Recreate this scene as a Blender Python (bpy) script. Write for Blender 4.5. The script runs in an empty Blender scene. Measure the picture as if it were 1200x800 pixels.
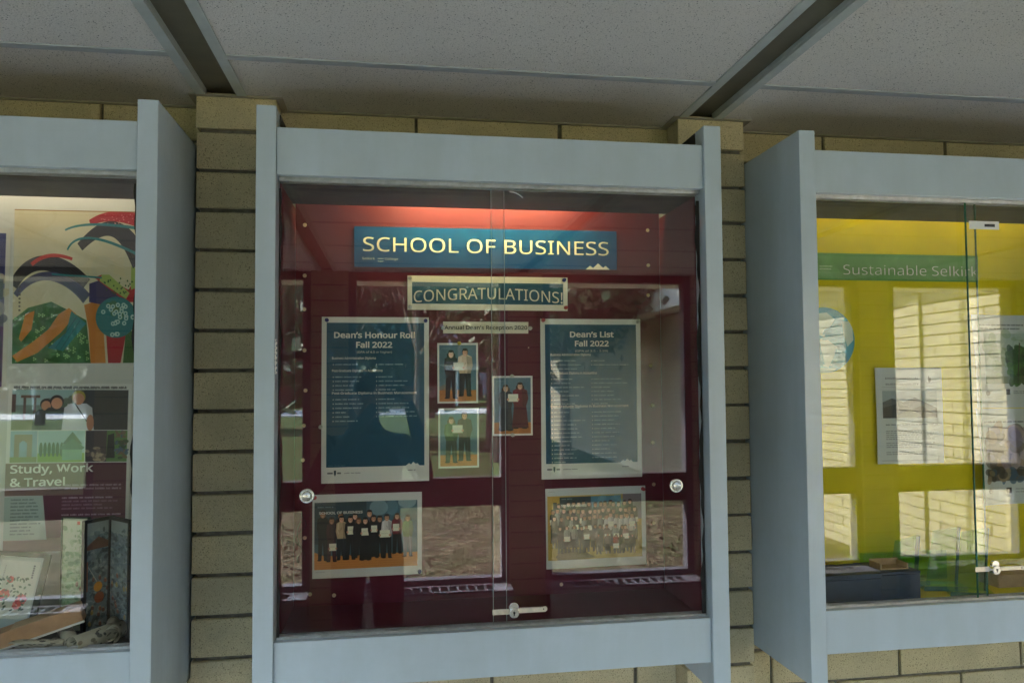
import bpy, bmesh, math, random
import numpy as np
from mathutils import Vector, Matrix
R = math.radians
random.seed(7)
rng = np.random.default_rng(5)
sc = bpy.context.scene
col = sc.collection

# ------------------------------------------------------------------ camera, sky, sun, exposure
PXW = 1200.0
cd = bpy.data.cameras.new('camera'); cam = bpy.data.objects.new('camera', cd); col.objects.link(cam)
YAW, PITCH, ROLL = .1612, .0453, -.0078
cd.sensor_width = 36; cd.lens = 931.42 / PXW * 36
cd.shift_x = -(614.82 - 600) / PXW; cd.shift_y = (407.10 - 400) / PXW
cd.clip_start = .02; cd.clip_end = 800
cy, sy, cp, sp = math.cos(YAW), math.sin(YAW), math.cos(PITCH), math.sin(PITCH)
fwd = Vector((sy*cp, cy*cp, sp)); rt = Vector((cy, -sy, 0)); up = rt.cross(fwd)
cr, sr = math.cos(ROLL), math.sin(ROLL)
r2 = cr*rt + sr*up; u2 = -sr*rt + cr*up
M = Matrix((r2, u2, -fwd)).transposed().to_4x4(); M.translation = Vector((.0043, -1.7911, .0147))
cam.matrix_world = M
sc.camera = cam

SUN = Vector((-.60, -.41, .70)).normalized()          # towards the sun
w = bpy.data.worlds.new('World'); sc.world = w; w.use_nodes = True
nt = w.node_tree; bg = nt.nodes['Background']
sky = nt.nodes.new('ShaderNodeTexSky'); sky.sky_type = 'NISHITA'; sky.sun_disc = False
sky.sun_elevation = math.asin(SUN.z); sky.sun_rotation = math.atan2(SUN.x, SUN.y)
sky.air_density = 1.3; sky.dust_density = 1.0
nt.links.new(sky.outputs[0], bg.inputs[0]); bg.inputs[1].default_value = .14
sl = bpy.data.lights.new('sun', 'SUN'); sl.energy = 2.6; sl.angle = R(.6); sl.color = (1, .97, .93)
so = bpy.data.objects.new('sun', sl); col.objects.link(so)
so.rotation_euler = (-SUN).to_track_quat('-Z', 'Y').to_euler(); so.location = (0, 0, 30)
sc.view_settings.view_transform = 'Standard'; sc.view_settings.look = 'None'
sc.view_settings.gamma = 1; sc.view_settings.use_curve_mapping = False
sc.view_settings.exposure = 4.3
cy_ = sc.cycles
cy_.use_denoising = True
cy_.use_adaptive_sampling = False
try: cy_.denoiser = 'OPENIMAGEDENOISE'
except Exception: pass
cy_.max_bounces = 8; cy_.diffuse_bounces = 5; cy_.glossy_bounces = 5; cy_.transparent_max_bounces = 24
cy_.caustics_reflective = False; cy_.caustics_refractive = False
cy_.sample_clamp_indirect = 1.0

# ------------------------------------------------------------------ node helpers
def lin(c):
    return tuple((v/255/12.92 if v/255 <= .04045 else ((v/255+.055)/1.055)**2.4) for v in c[:3])
class NB:
    def __init__(s, name):
        s.m = bpy.data.materials.new(name); s.m.use_nodes = True
        s.t = s.m.node_tree; s.b = s.t.nodes['Principled BSDF']; s.out = s.t.nodes['Material Output']
    def n(s, typ, **kw):
        x = s.t.nodes.new(typ)
        for k, v in kw.items():
            if k.startswith('i_'): x.inputs[k[2:].replace('_', ' ')].default_value = v
            else: setattr(x, k, v)
        return x
    def l(s, a, b): s.t.links.new(a, b)
    def pos(s): return s.n('ShaderNodeNewGeometry').outputs['Position']
    def objc(s): return s.n('ShaderNodeTexCoord').outputs['Object']
    def noise(s, scale, detail=4, rough=.6, co=None, vec_scale=None):
        x = s.n('ShaderNodeTexNoise'); x.inputs['Scale'].default_value = scale
        x.inputs['Detail'].default_value = detail; x.inputs['Roughness'].default_value = rough
        c = co or s.pos()
        if vec_scale:
            mp = s.n('ShaderNodeMapping'); mp.inputs['Scale'].default_value = vec_scale
            s.l(c, mp.inputs[0]); c = mp.outputs[0]
        s.l(c, x.inputs['Vector']); return x.outputs['Fac']
    def ramp(s, fac, stops):
        r = s.n('ShaderNodeValToRGB'); e = r.color_ramp.elements
        while len(e) < len(stops): e.new(.5)
        for el, (p, c) in zip(e, stops):
            el.position = p; el.color = (*c, 1) if len(c) == 3 else c
        s.l(fac, r.inputs[0]); return r.outputs[0]
    def mix(s, fac, a, b, mode='MIX'):
        x = s.n('ShaderNodeMixRGB', blend_type=mode)
        for v, i in ((fac, 0), (a, 1), (b, 2)):
            if isinstance(v, (int, float)): x.inputs[i].default_value = v
            elif isinstance(v, tuple): x.inputs[i].default_value = (*v, 1)
            else: s.l(v, x.inputs[i])
        return x.outputs[0]
    def math(s, op, a, b=0.):
        x = s.n('ShaderNodeMath', operation=op)
        for v, i in ((a, 0), (b, 1)):
            if isinstance(v, (int, float)): x.inputs[i].default_value = v
            else: s.l(v, x.inputs[i])
        return x.outputs[0]
    def bump(s, h, strength=.3, dist=.002):
        b = s.n('ShaderNodeBump'); b.inputs['Strength'].default_value = strength; b.inputs['Distance'].default_value = dist
        s.l(h, b.inputs['Height']); s.l(b.outputs[0], s.b.inputs['Normal'])
    def base(s, v):
        if isinstance(v, tuple): s.b.inputs['Base Color'].default_value = (*v, 1)
        else: s.l(v, s.b.inputs['Base Color'])
    def set(s, rough=.5, spec=.5, metal=0.):
        s.b.inputs['Roughness'].default_value = rough; s.b.inputs['Specular IOR Level'].default_value = spec
        s.b.inputs['Metallic'].default_value = metal

def simple(name, c, rough=.5, spec=.5, metal=0., var=.12, scale=14, bump=.0, bscale=300):
    b = NB(name); b.set(rough, spec, metal)
    n = b.noise(scale, 5)
    lo = tuple(v*(1-var) for v in c); hi = tuple(min(1, v*(1+var)) for v in c)
    b.base(b.ramp(n, [(.3, lo), (.7, hi)]))
    if bump: b.bump(b.noise(bscale, 3), bump, .001)
    return b.m

MT = {}
# painted frame: cool grey, faint brush relief, a few scuffs
b = NB('grey_paint'); b.set(.24, .5)
g = b.mix(b.noise(3.2, 5), (.45, .53, .61), (.52, .60, .67))
sc_ = b.ramp(b.noise(60, 6, .75), [(.70, (0, 0, 0)), (.78, (1, 1, 1))])
grime = b.ramp(b.noise(2.1, 7, .72), [(.42, (.32, .32, .32)), (.66, (0, 0, 0))])
streak = b.ramp(b.noise(14, 4, .6, vec_scale=(1, 1, .12)), [(.40, (.22, .22, .22)), (.60, (0, 0, 0))])
g = b.mix(grime, g, (.34, .40, .42)); g = b.mix(streak, g, (.38, .43, .45))
b.base(b.mix(b.math('MULTIPLY', sc_, .5), g, (.30, .33, .33)))
b.bump(b.noise(90, 3, .5, vec_scale=(.12, 1, 1)), .12, .0015); MT['paint'] = b.m

def brickmat(name, c1, c2, speck=.6):
    b = NB(name); b.set(.85, .25)
    oi = b.n('ShaderNodeObjectInfo').outputs['Random']
    base = b.mix(oi, c1, c2)
    fine = b.noise(420, 3, .7)
    base = b.mix(b.ramp(fine, [(.40, (.75, .75, .75)), (.62, (0, 0, 0))]), base, tuple(v*.62 for v in c1))
    vor = b.n('ShaderNodeTexVoronoi'); vor.inputs['Scale'].default_value = 210; b.l(b.pos(), vor.inputs['Vector'])
    dots = b.ramp(vor.outputs['Distance'], [(.18, (1, 1, 1)), (.38, (0, 0, 0))])
    gate = b.ramp(b.noise(150, 2), [(.46, (0, 0, 0)), (.54, (1, 1, 1))])
    d = b.math('MULTIPLY', b.math('MULTIPLY', dots, gate), speck)
    base = b.mix(d, base, (.06, .045, .03))
    base = b.mix(b.ramp(b.noise(9, 5), [(.35, (.55, .55, .55)), (.65, (0, 0, 0))]), base, tuple(v*.70 for v in c2))
    b.base(base); b.bump(b.noise(260, 5, .75), .55, .0022); return b.m
MT['brick'] = brickmat('speckled_cream_brick', (.70, .585, .36), (.56, .49, .33), .75)
MT['brick_out'] = brickmat('outdoor_cream_brick', (.50, .44, .31), (.42, .37, .27), .3)
MT['mortar'] = simple('dark_mortar', (.17, .155, .13), .95, .1, var=.3, scale=60, bump=.6, bscale=250)

# mineral fibre ceiling tile with pin holes and worm tracks
b = NB('ceiling_tile'); b.set(.9, .2)
p = b.pos()
vor = b.n('ShaderNodeTexVoronoi'); vor.inputs['Scale'].default_value = 135; vor.inputs['Randomness'].default_value = 1
b.l(p, vor.inputs['Vector'])
gate = b.ramp(b.noise(70, 3), [(.46, (0, 0, 0)), (.52, (1, 1, 1))])
hole = b.math('MULTIPLY', b.ramp(vor.outputs['Distance'], [(.13, (1, 1, 1)), (.20, (0, 0, 0))]), gate)
vo2 = b.n('ShaderNodeTexVoronoi'); vo2.inputs['Scale'].default_value = 200; b.l(p, vo2.inputs['Vector'])
pin = b.ramp(vo2.outputs['Distance'], [(.14, (.7, .7, .7)), (.30, (0, 0, 0))])
base = b.mix(b.noise(5, 4), (.82, .775, .72), (.89, .845, .79))
base = b.mix(b.ramp(b.noise(330, 3, .8), [(.35, (.4, .4, .4)), (.6, (0, 0, 0))]), base, (.50, .47, .44))
base = b.mix(pin, base, (.38, .35, .33)); base = b.mix(hole, base, (.09, .08, .07))
b.base(base)
hh = b.math('SUBTRACT', b.noise(260, 4, .8), b.math('MULTIPLY', hole, 1.5)); b.bump(hh, 1., .005); MT['tile'] = b.m

MT['trim'] = simple('grey_ceiling_trim', (.42, .45, .43), .4, .5)
MT['tee'] = simple('blue_grey_tee', (.38, .40, .41), .45, .5)
MT['bronze'] = simple('bronze_beam', (.12, .108, .072), .45, .4, var=.15)
MT['angle'] = simple('tan_wall_angle', (.34, .31, .25), .5, .4)
MT['alu'] = simple('brushed_aluminium', (.52, .53, .54), .38, .5, .75, var=.2, scale=40)
MT['chrome'] = simple('chrome', (.75, .75, .73), .16, .5, 1., var=.05)
MT['nickel'] = simple('satin_nickel', (.62, .57, .48), .3, .5, .85, var=.15, scale=80)
MT['black'] = simple('black_rubber', (.012, .012, .012), .6, .4)
MT['darkwood'] = simple('dark_soffit_board', (.055, .050, .045), .6, .3, var=.35, scale=20)
MT['maroon'] = simple('maroon_painted_board', (.106, .0110, .026), .62, .25, var=.12, scale=5, bump=.25, bscale=420)
MT['mustard'] = simple('mustard_painted_board', (.72, .60, .004), .62, .25, var=.10, scale=5, bump=.25, bscale=420)
MT['cream'] = simple('cream_painted_board', (.60, .60, .54), .7, .25, var=.08, scale=4, bump=.25, bscale=420)
MT['darkfloor'] = simple('charcoal_shelf', (.035, .033, .034), .5, .4, var=.3)
MT['brass'] = simple('brass_screw', (.80, .66, .42), .3, .5, .6)
MT['white'] = simple('white_paint', (.78, .78, .76), .5, .4, var=.06)
MT['sash'] = simple('lilac_grey_sash', (.13, .125, .15), .45, .4, var=.1)
MT['cork'] = simple('cardboard', (.40, .24, .13), .8, .2, var=.15, scale=30)
MT['cardwhite'] = simple('white_card_end', (.62, .62, .58), .8, .2, var=.08)
MT['navy'] = simple('navy_cloth_box', (.022, .042, .075), .55, .3, var=.15, scale=60, bump=.4, bscale=900)
MT['tan'] = simple('tan_plywood', (.42, .29, .16), .7, .3, var=.2, scale=25)
MT['cupboard'] = simple('beige_convector_paint', (.30, .29, .28), .5, .4)
MT['floor'] = simple('grey_vinyl_floor', (.50, .54, .57), .35, .4, var=.25, scale=12)
MT['roofing'] = simple('roof_felt', (.12, .12, .12), .9, .2)
MT['jacket'] = simple('dark_jacket', (.015, .017, .022), .8, .2)
MT['jeans'] = simple('dark_jeans', (.025, .032, .055), .85, .2)
MT['skin'] = simple('skin', (.38, .22, .15), .55, .4, var=.08)
MT['hair'] = simple('black_hair', (.012, .010, .009), .5, .4)
MT['asphalt'] = simple('pale_road', (.42, .42, .42), .9, .2)
MT['bark'] = simple('bark', (.13, .10, .075), .95, .1, var=.4, scale=8)

def leafmat(name, a, c):
    b = NB(name); b.set(.6, .3); b.base(b.mix(b.noise(1.3, 4), a, c))
    b.b.inputs['Subsurface Weight'].default_value = 0; return b.m
MT['leaf1'] = leafmat('dark_foliage', (.035, .060, .030), (.085, .115, .055))
MT['leaf2'] = leafmat('olive_foliage', (.050, .075, .028), (.11, .12, .05))
MT['leaf3'] = leafmat('bare_twig', (.10, .085, .07), (.15, .13, .10))
b = NB('dry_lawn'); b.set(.95, .15)
pp = b.pos()
dist = b.n('ShaderNodeSeparateXYZ'); b.l(pp, dist.inputs[0])
t1 = b.noise(.55, 6, .7); t2 = b.noise(4, 6, .75); t3 = b.noise(30, 4, .8)
t3 = b.ramp(t3, [(.36, (0, 0, 0)), (.64, (1, 1, 1))]); t4 = b.ramp(b.noise(7, 6, .75, vec_scale=(1, .4, 1)), [(.43, (0, 0, 0)), (.57, (1, 1, 1))]); t5 = b.ramp(b.noise(2.2, 4, .7), [(.45, (0, 0, 0)), (.6, (1, 1, 1))]); dry = b.mix(b.mix(.68, t3, t4), (.095, .074, .045), (.27, .215, .13)); dry = b.mix(b.math('MULTIPLY', t5, .55), dry, (.10, .115, .04)); green = b.mix(t3, (.04, .07, .02), (.12, .16, .055))
far = b.math('MULTIPLY', b.math('ADD', dist.outputs[1], 9.), -.09)
far = b.n('ShaderNodeClamp').outputs[0] if False else far
sel = b.math('ADD', b.math('ADD', b.math('MULTIPLY', t1, .9), b.math('MULTIPLY', t2, .5)), b.math('MINIMUM', far, .45))
b.base(b.mix(b.ramp(sel, [(.70, (0, 0, 0)), (.92, (1, 1, 1))]), dry, green)); b.bump(t3, .9, .03); MT['lawn'] = b.m

def glassmat(name, tint=(1, 1, 1), f0=.042, rough=0.0):
    m = bpy.data.materials.new(name); m.use_nodes = True; t = m.node_tree; t.nodes.clear()
    out = t.nodes.new('ShaderNodeOutputMaterial'); tr = t.nodes.new('ShaderNodeBsdfTransparent'); gl = t.nodes.new('ShaderNodeBsdfGlossy')
    tr.inputs[0].default_value = (*tint, 1); gl.inputs['Roughness'].default_value = rough; gl.inputs[0].default_value = (1, 1, 1, 1)
    ge = t.nodes.new('ShaderNodeNewGeometry'); dp = t.nodes.new('ShaderNodeVectorMath'); dp.operation = 'DOT_PRODUCT'
    t.links.new(ge.outputs['Incoming'], dp.inputs[0]); t.links.new(ge.outputs['Normal'], dp.inputs[1])
    def mt(op, a, c):
        x = t.nodes.new('ShaderNodeMath'); x.operation = op
        for i, v in ((0, a), (1, c)):
            if isinstance(v, (int, float)): x.inputs[i].default_value = v
            else: t.links.new(v, x.inputs[i])
        return x.outputs[0]
    a = mt('ABSOLUTE', dp.outputs['Value'], 0); fr = mt('ADD', mt('MULTIPLY', mt('POWER', mt('SUBTRACT', 1., a), 5), 1-f0), f0)
    mx = t.nodes.new('ShaderNodeMixShader'); t.links.new(fr, mx.inputs[0]); t.links.new(tr.outputs[0], mx.inputs[1]); t.links.new(gl.outputs[0], mx.inputs[2])
    t.links.new(mx.outputs[0], out.inputs[0]); return m
MT['glass'] = glassmat('case_glass', (.985, .99, .985), .042)
MT['paneedge'] = glassmat('pane_edge_glass', (.62, .70, .66), .12)
MT['winglass'] = glassmat('window_glass', (.97, .98, .97), .04)
MT['greenglass'] = glassmat('green_award_glass', (.66, .88, .76), .05)
MT['paneedge2'] = simple('pale_pane_edge', (.30, .36, .35), .3, .5)
MT['greenedge'] = simple('green_glass_edge', (.03, .14, .085), .15, .6, var=.3, scale=30)
def lampmat(name, c, s):
    m = bpy.data.materials.new(name); m.use_nodes = True; t = m.node_tree; p = t.nodes['Principled BSDF']
    p.inputs['Base Color'].default_value = (.8, .8, .8, 1); p.inputs['Emission Color'].default_value = (*c, 1); p.inputs['Emission Strength'].default_value = s; return m

# ------------------------------------------------------------------ mesh helpers
class MB:
    def __init__(s): s.v = []; s.f = []
    def box(s, x0, x1, y0, y1, z0, z1):
        n = len(s.v); s.v += [(x, y, z) for z in (z0, z1) for y in (y0, y1) for x in (x0, x1)]
        s.f += [tuple(n+i for i in q) for q in ((0, 2, 3, 1), (4, 5, 7, 6), (0, 1, 5, 4), (2, 6, 7, 3), (0, 4, 6, 2), (1, 3, 7, 5))]; return s
    def poly(s, pts):
        n = len(s.v); s.v += [tuple(p) for p in pts]; s.f.append(tuple(range(n, n+len(pts)))); return s
    def tube(s, a, c, r0, r1=None, seg=12, cap=True):
        a = Vector(a); c = Vector(c); r1 = r0 if r1 is None else r1
        d = (c-a).normalized(); u = d.orthogonal().normalized(); v = d.cross(u); n = len(s.v)
        for p, r in ((a, r0), (c, r1)):
            for i in range(seg):
                t = 2*math.pi*i/seg; s.v.append(tuple(p+u*r*math.cos(t)+v*r*math.sin(t)))
        for i in range(seg):
            j = (i+1) % seg; s.f.append((n+i, n+j, n+seg+j, n+seg+i))
        if cap: s.f.append(tuple(n+seg-1-i for i in range(seg))); s.f.append(tuple(n+seg+i for i in range(seg)))
        return s
    def grid(s, P):      # P[i][j] points
        n = len(s.v); a = len(P); c = len(P[0])
        for row in P: s.v += [tuple(p) for p in row]
        for i in range(a-1):
            for j in range(c-1): s.f.append((n+i*c+j, n+i*c+j+1, n+(i+1)*c+j+1, n+(i+1)*c+j))
        return s
    def build(s, name, m=None, parent=None, bevel=0, smooth=False, solid=0, **props):
        me = bpy.data.meshes.new(name); me.from_pydata(s.v, [], s.f); me.update()
        o = link(name, me, m, parent, **props)
        if smooth: me.polygons.foreach_set('use_smooth', [True]*len(me.polygons))
        if solid:
            md = o.modifiers.new('solid', 'SOLIDIFY'); md.thickness = solid
        if bevel:
            md = o.modifiers.new('bevel', 'BEVEL'); md.width = bevel; md.segments = 2; md.limit_method = 'ANGLE'
        return o
def link(name, me, m=None, parent=None, **props):
    o = bpy.data.objects.new(name, me); col.objects.link(o)
    if m is not None and me is not None and not me.materials: me.materials.append(m)
    if parent: o.parent = parent
    for k, v in props.items(): o[k] = v
    return o
def empty(name, loc=(0, 0, 0), **props):
    o = bpy.data.objects.new(name, None); col.objects.link(o); o.location = loc; o.empty_display_size = .05
    for k, v in props.items(): o[k] = v
    return o
def child(o, parent):   # keep world placement while parent sits at its base
    o.parent = parent; o.matrix_parent_inverse = Matrix.Translation(parent.location).inverted() if parent.rotation_euler[:] == (0, 0, 0) else parent.matrix_basis.inverted(); return o

FONT = None
try:
    import os
    FONT = bpy.data.fonts.load(os.path.join(bpy.utils.system_resource('DATAFILES', path='fonts'), 'NotoSansHebrew-Regular.woff2'))
except Exception: pass
TJOBS = []
def text_mesh(*a, **k): TJOBS.append((a, k))
def flush_text():
    """all lettering is made in one go: curves -> one depsgraph update -> plain meshes"""
    tmp = []
    for a, k in TJOBS:
        cu = bpy.data.curves.new('t', 'FONT'); cu.body = a[0]; cu.size = 1; cu.offset = k.get('bold', 0.); cu.resolution_u = 3
        if FONT: cu.font = FONT
        to = bpy.data.objects.new('t', cu); col.objects.link(to); tmp.append(to)
    dg = bpy.context.evaluated_depsgraph_get(); dg.update()
    for to, ((s, x0, x1, z0, z1, y, m, parent), k) in zip(tmp, TJOBS):
        me = bpy.data.meshes.new_from_object(to.evaluated_get(dg))
        co = np.zeros(len(me.vertices)*3); me.vertices.foreach_get('co', co); co = co.reshape(-1, 3)
        a, c = co[:, 0].min(), co[:, 0].max(); lo, hi = 0., .62 if FONT else .727
        if FONT: hi = .52 if False else hi
        hi = CAPH
        X = x0 + (co[:, 0]-a)/(c-a)*(x1-x0); Z = z0 + (co[:, 1]-lo)/(hi-lo)*(z1-z0)
        if k.get('arch'): Z += k['arch']*np.sin(math.pi*(X-x0)/(x1-x0))
        co = np.stack([X, np.full_like(X, y), Z], 1)
        me.vertices.foreach_set('co', co.ravel()); me.update(); me.materials.clear()
        child(link('lettering', me, m), parent)
    for to in tmp: bpy.data.objects.remove(to)
CAPH = .714 if FONT else .727

# ------------------------------------------------------------------ little painter for printed matter (flat prints only)
WORD = 1.
class Cv:
    def __init__(s, w, h, c=(255, 255, 255)):
        s.w, s.h = w, h; s.a = np.zeros((h, w, 3)); s.a[:] = c
        s.Y, s.X = np.mgrid[0:h, 0:w].astype(float)+.5
    def win(s, x0, y0, x1, y1):
        a, b_, c, d = max(0, int(x0)-2), max(0, int(y0)-2), min(s.w, int(x1)+3), min(s.h, int(y1)+3)
        if c <= a or d <= b_: return None
        return slice(b_, d), slice(a, c)
    def put(s, sl_, mask, c): s.a[sl_] = s.a[sl_]*(1-mask[..., None])+np.array(c, float)*mask[..., None]
    def rect(s, x0, y0, x1, y1, c, al=1.):
        x0, x1, y0, y1 = x0*s.w, x1*s.w, y0*s.h, y1*s.h
        q = s.win(x0, y0, x1, y1)
        if q is None: return
        X, Y = s.X[q], s.Y[q]
        m = np.clip(X-x0+.5, 0, 1)*np.clip(x1-X+.5, 0, 1)*np.clip(Y-y0+.5, 0, 1)*np.clip(y1-Y+.5, 0, 1); s.put(q, m*al, c)
    def ell(s, cx, cy, rx, ry, c, rot=0, al=1.):
        cx, cy, rx, ry = cx*s.w, cy*s.h, max(rx*s.w, .4), max(ry*s.h, .4); rm = max(rx, ry)
        q = s.win(cx-rm, cy-rm, cx+rm, cy+rm)
        if q is None: return
        dx, dy = s.X[q]-cx, s.Y[q]-cy; t = R(rot); u = dx*math.cos(t)+dy*math.sin(t); v = -dx*math.sin(t)+dy*math.cos(t)
        d = np.sqrt((u/rx)**2+(v/ry)**2); s.put(q, np.clip((1-d)*min(rx, ry)+.5, 0, 1)*al, c)
    def poly(s, pts, c, al=1.):
        P = np.array(pts, float)*(s.w, s.h); lo, hi = P.min(0), P.max(0); q = s.win(lo[0], lo[1], hi[0], hi[1])
        if q is None: return
        X0_, Y0_ = s.X[q], s.Y[q]; acc = np.zeros(X0_.shape)
        for ox, oy in ((-.25, -.25), (.25, -.25), (-.25, .25), (.25, .25)):
            ins = np.zeros(X0_.shape, bool); X, Y = X0_+ox, Y0_+oy
            for i in range(len(P)):
                (x1, y1), (x2, y2) = P[i], P[i-1]
                if y1 == y2: continue
                ins ^= ((y1 > Y) != (y2 > Y)) & (X < (x2-x1)*(Y-y1)/(y2-y1)+x1)
            acc += ins
        s.put(q, acc/4*al, c)
    def line(s, x0, y0, x1, y1, wd, c):
        dx, dy = (x1-x0)*s.w, (y1-y0)*s.h; L = math.hypot(dx, dy) or 1; n = (-dy/L*wd/2/s.w, dx/L*wd/2/s.h)
        s.poly([(x0+n[0], y0+n[1]), (x1+n[0], y1+n[1]), (x1-n[0], y1-n[1]), (x0-n[0], y0-n[1])], c)
    def noise(s, amp, cell=1):
        n = rng.normal(0, amp, (s.h//cell+2, s.w//cell+2, 1)); n = np.repeat(np.repeat(n, cell, 0), cell, 1)[:s.h, :s.w]; s.a = s.a+n
    def blotch(s, x0, y0, x1, y1, cols, n, r0, r1, al=.8):
        for _ in range(n):
            s.ell(rng.uniform(x0, x1), rng.uniform(y0, y1), rng.uniform(r0, r1), rng.uniform(r0, r1), cols[rng.integers(len(cols))], rng.uniform(0, 180), al)
    def blur(s, k=1):
        for _ in range(k):
            p = np.pad(s.a, ((1, 1), (1, 1), (0, 0)), 'edge'); s.a = (p[:-2, 1:-1]+p[2:, 1:-1]+p[1:-1, :-2]+p[1:-1, 2:]+2*p[1:-1, 1:-1])/6
    def greek(s, x0, y0, x1, h, c, al=.8):      # a line of print too small to read
        x = x0
        while x < x1:
            w_ = rng.uniform(.03, .085)*WORD
            if x+w_ > x1+.01: w_ = x1-x
            if w_ < .01: break
            k = x
            while k < x+w_:
                s.rect(k, y0-h*rng.uniform(.75, 1), min(k+.0068, x+w_), y0, c, al*rng.uniform(.7, 1)); k += .0085
            x += w_+.010
    def mat(s, name, rough=.5, gain=1., sat=1.):
        a = np.clip(s.a, 0, 255)/255
        im = bpy.data.images.new(name, s.w, s.h); px = np.ones((s.h, s.w, 4), np.float32); px[..., :3] = a[::-1]
        im.pixels.foreach_set(px.ravel()); im.update(); im.pack()
        b = NB(name); b.set(rough, .4); t = b.n('ShaderNodeTexImage'); t.image = im
        g_ = b.mix(1., t.outputs[0], (gain, gain, gain), 'MULTIPLY'); b.base(g_); return b.m

def sheet(name, x0, x1, z0, z1, y, m, bend=0., thick=.0006, parent=None, tilt=0., nx=9, lean=0., **props):
    """a rectangular sheet facing -Y, with uv, real thickness; bend = curl depth towards the viewer at the side edges"""
    W, H = x1-x0, z1-z0; ox, oz = (x0+x1)/2, (z0+z1)/2
    me = bpy.data.meshes.new(name); v = []; f = []; uv = []
    nz = 5
    for j in range(nz+1):
        for i in range(nx+1):
            u, t = i/nx, j/nz
            v.append(((u-.5)*W, -bend*(abs(2*u-1)**2.5)*(.6+.4*math.sin(3*t+1)) - .0012*math.sin(5*u+3*t) + .0012, (t-.5)*H)); uv.append((u, t))
    for j in range(nz):
        for i in range(nx):
            a = j*(nx+1)+i; f.append((a, a+1, a+nx+2, a+nx+1))
    me.from_pydata(v, [], f); me.update(); L = me.uv_layers.new(name='UVMap')
    for lp in me.loops: L.data[lp.index].uv = uv[lp.vertex_index]
    o = link(name, me, m, None, **props); o.location = (ox, y, oz); o.rotation_euler = (lean, tilt, 0)
    md = o.modifiers.new('solid', 'SOLIDIFY'); md.thickness = thick; md.offset = -1
    return o

# ------------------------------------------------------------------ numbers of the place (metres; the camera's eye is z = 0)
PER = 1.2786; PITCHZ = .1016; BL = .4064
YP, YW = .304, .4026
ZJ = .6627                  # a bed joint
ZC = .754; ZF = -1.62; ZG = -1.80
pil = lambda k: -.39685 + PER*k       # pilaster centres
YO = -3.356                 # inner face of the window wall's piers
pier = lambda k: .8625 + PER*(k-1)
X0, X1 = -5.6, 5.6

# ------------------------------------------------------------------ bricks
def brick_mesh(name, L, H, D, seed):
    bm = bmesh.new(); bmesh.ops.create_cube(bm, size=1)
    for v in bm.verts: v.co = Vector((v.co.x*L, v.co.y*D, v.co.z*H))
    bmesh.ops.bevel(bm, geom=list(bm.edges), offset=.0022, segments=1, affect='EDGES')
    rr = random.Random(seed)
    for v in bm.verts: v.co += Vector((rr.uniform(-1, 1), rr.uniform(-1, 1), rr.uniform(-1, 1)))*.0011
    me = bpy.data.meshes.new(name); bm.to_mesh(me); bm.free(); return me
HB = PITCHZ-.0095
STR = [brick_mesh('brick', BL-.0095, HB, .09, i) for i in range(4)]
HDR = [brick_mesh('brick', .1947, HB, .09, 10+i) for i in range(4)]
HLF = [brick_mesh('brick', BL/2-.0095, HB, .09, 20+i) for i in range(4)]
RET = [brick_mesh('brick', .088, HB, .09, 30+i) for i in range(2)]
PRB = [brick_mesh('brick', .235, HB, .20, 40+i) for i in range(4)]
for grp in (STR, HDR, HLF, RET, PRB):
    for me in grp: me.materials.append(MT['brick'])
def put_brick(me, x, y, z, parent, rot=0):
    o = bpy.data.objects.new('brick', me); col.objects.link(o); o.parent = parent
    o.location = (x+random.uniform(-.0008, .0008), y+random.uniform(-.0012, .0012), z+random.uniform(-.0006, .0006))
    o.rotation_euler = (0, random.uniform(-.0015, .0015), rot+random.uniform(-.002, .002)); return o

wall = empty('brick_wall', label='long speckled cream brick wall behind the three glazed display cases', category='brick wall')
MB().box(X0, X1, YW+.011, YW+.25, ZF-.2, ZC+.3).build('mortar_bed', MT['mortar'], wall)
cnt = 0
for n in range(-1, 23):
    zc = ZJ - PITCHZ*n - PITCHZ/2
    if n == -1: zc = ZJ+PITCHZ/2
    else: zc = ZJ-PITCHZ*(n)-PITCHZ/2
    if not (zc > .45 or (-1.2 < zc < -.5)): continue
    off = .0608 + (0 if (n+1) % 2 == 0 else BL/2)
    for i in range(-6, 7):
        x = off+BL*i+BL/2
        if -1.95 < x < 2.45:
            # skip what stands wholly behind a pilaster
            if any(abs(x-pil(k)) < .097-BL/2+.2 and abs(x-pil(k)) < .001 for k in range(-2, 4)): continue
            put_brick(STR[cnt % 4], x, YW+.045, zc, wall); cnt += 1
for k in (-1, 0, 1, 2):
    lab = {-1: 'cream brick pilaster beyond the left edge of the photograph', 0: 'cream brick pilaster between the art display and the maroon display case',
           1: 'cream brick pilaster between the maroon and the mustard display case', 2: 'cream brick pilaster beyond the right edge of the photograph'}[k]
    pl = empty('brick_pilaster', (pil(k), YP, ZF), label=lab, category='pilaster', group='brick pilasters along the wall')
    child(MB().box(pil(k)-.088, pil(k)+.088, YP+.009, YW+.012, ZF, ZC).build('mortar_core', MT['mortar']), pl)
    for n in range(-1, 22):
        zc = ZJ-PITCHZ*n-PITCHZ/2
        put_brick(HDR[n % 4], 0, .045, zc-ZF, pl)
fw = empty('ceiling_trim'); fw['kind'] = 'structure'

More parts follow.
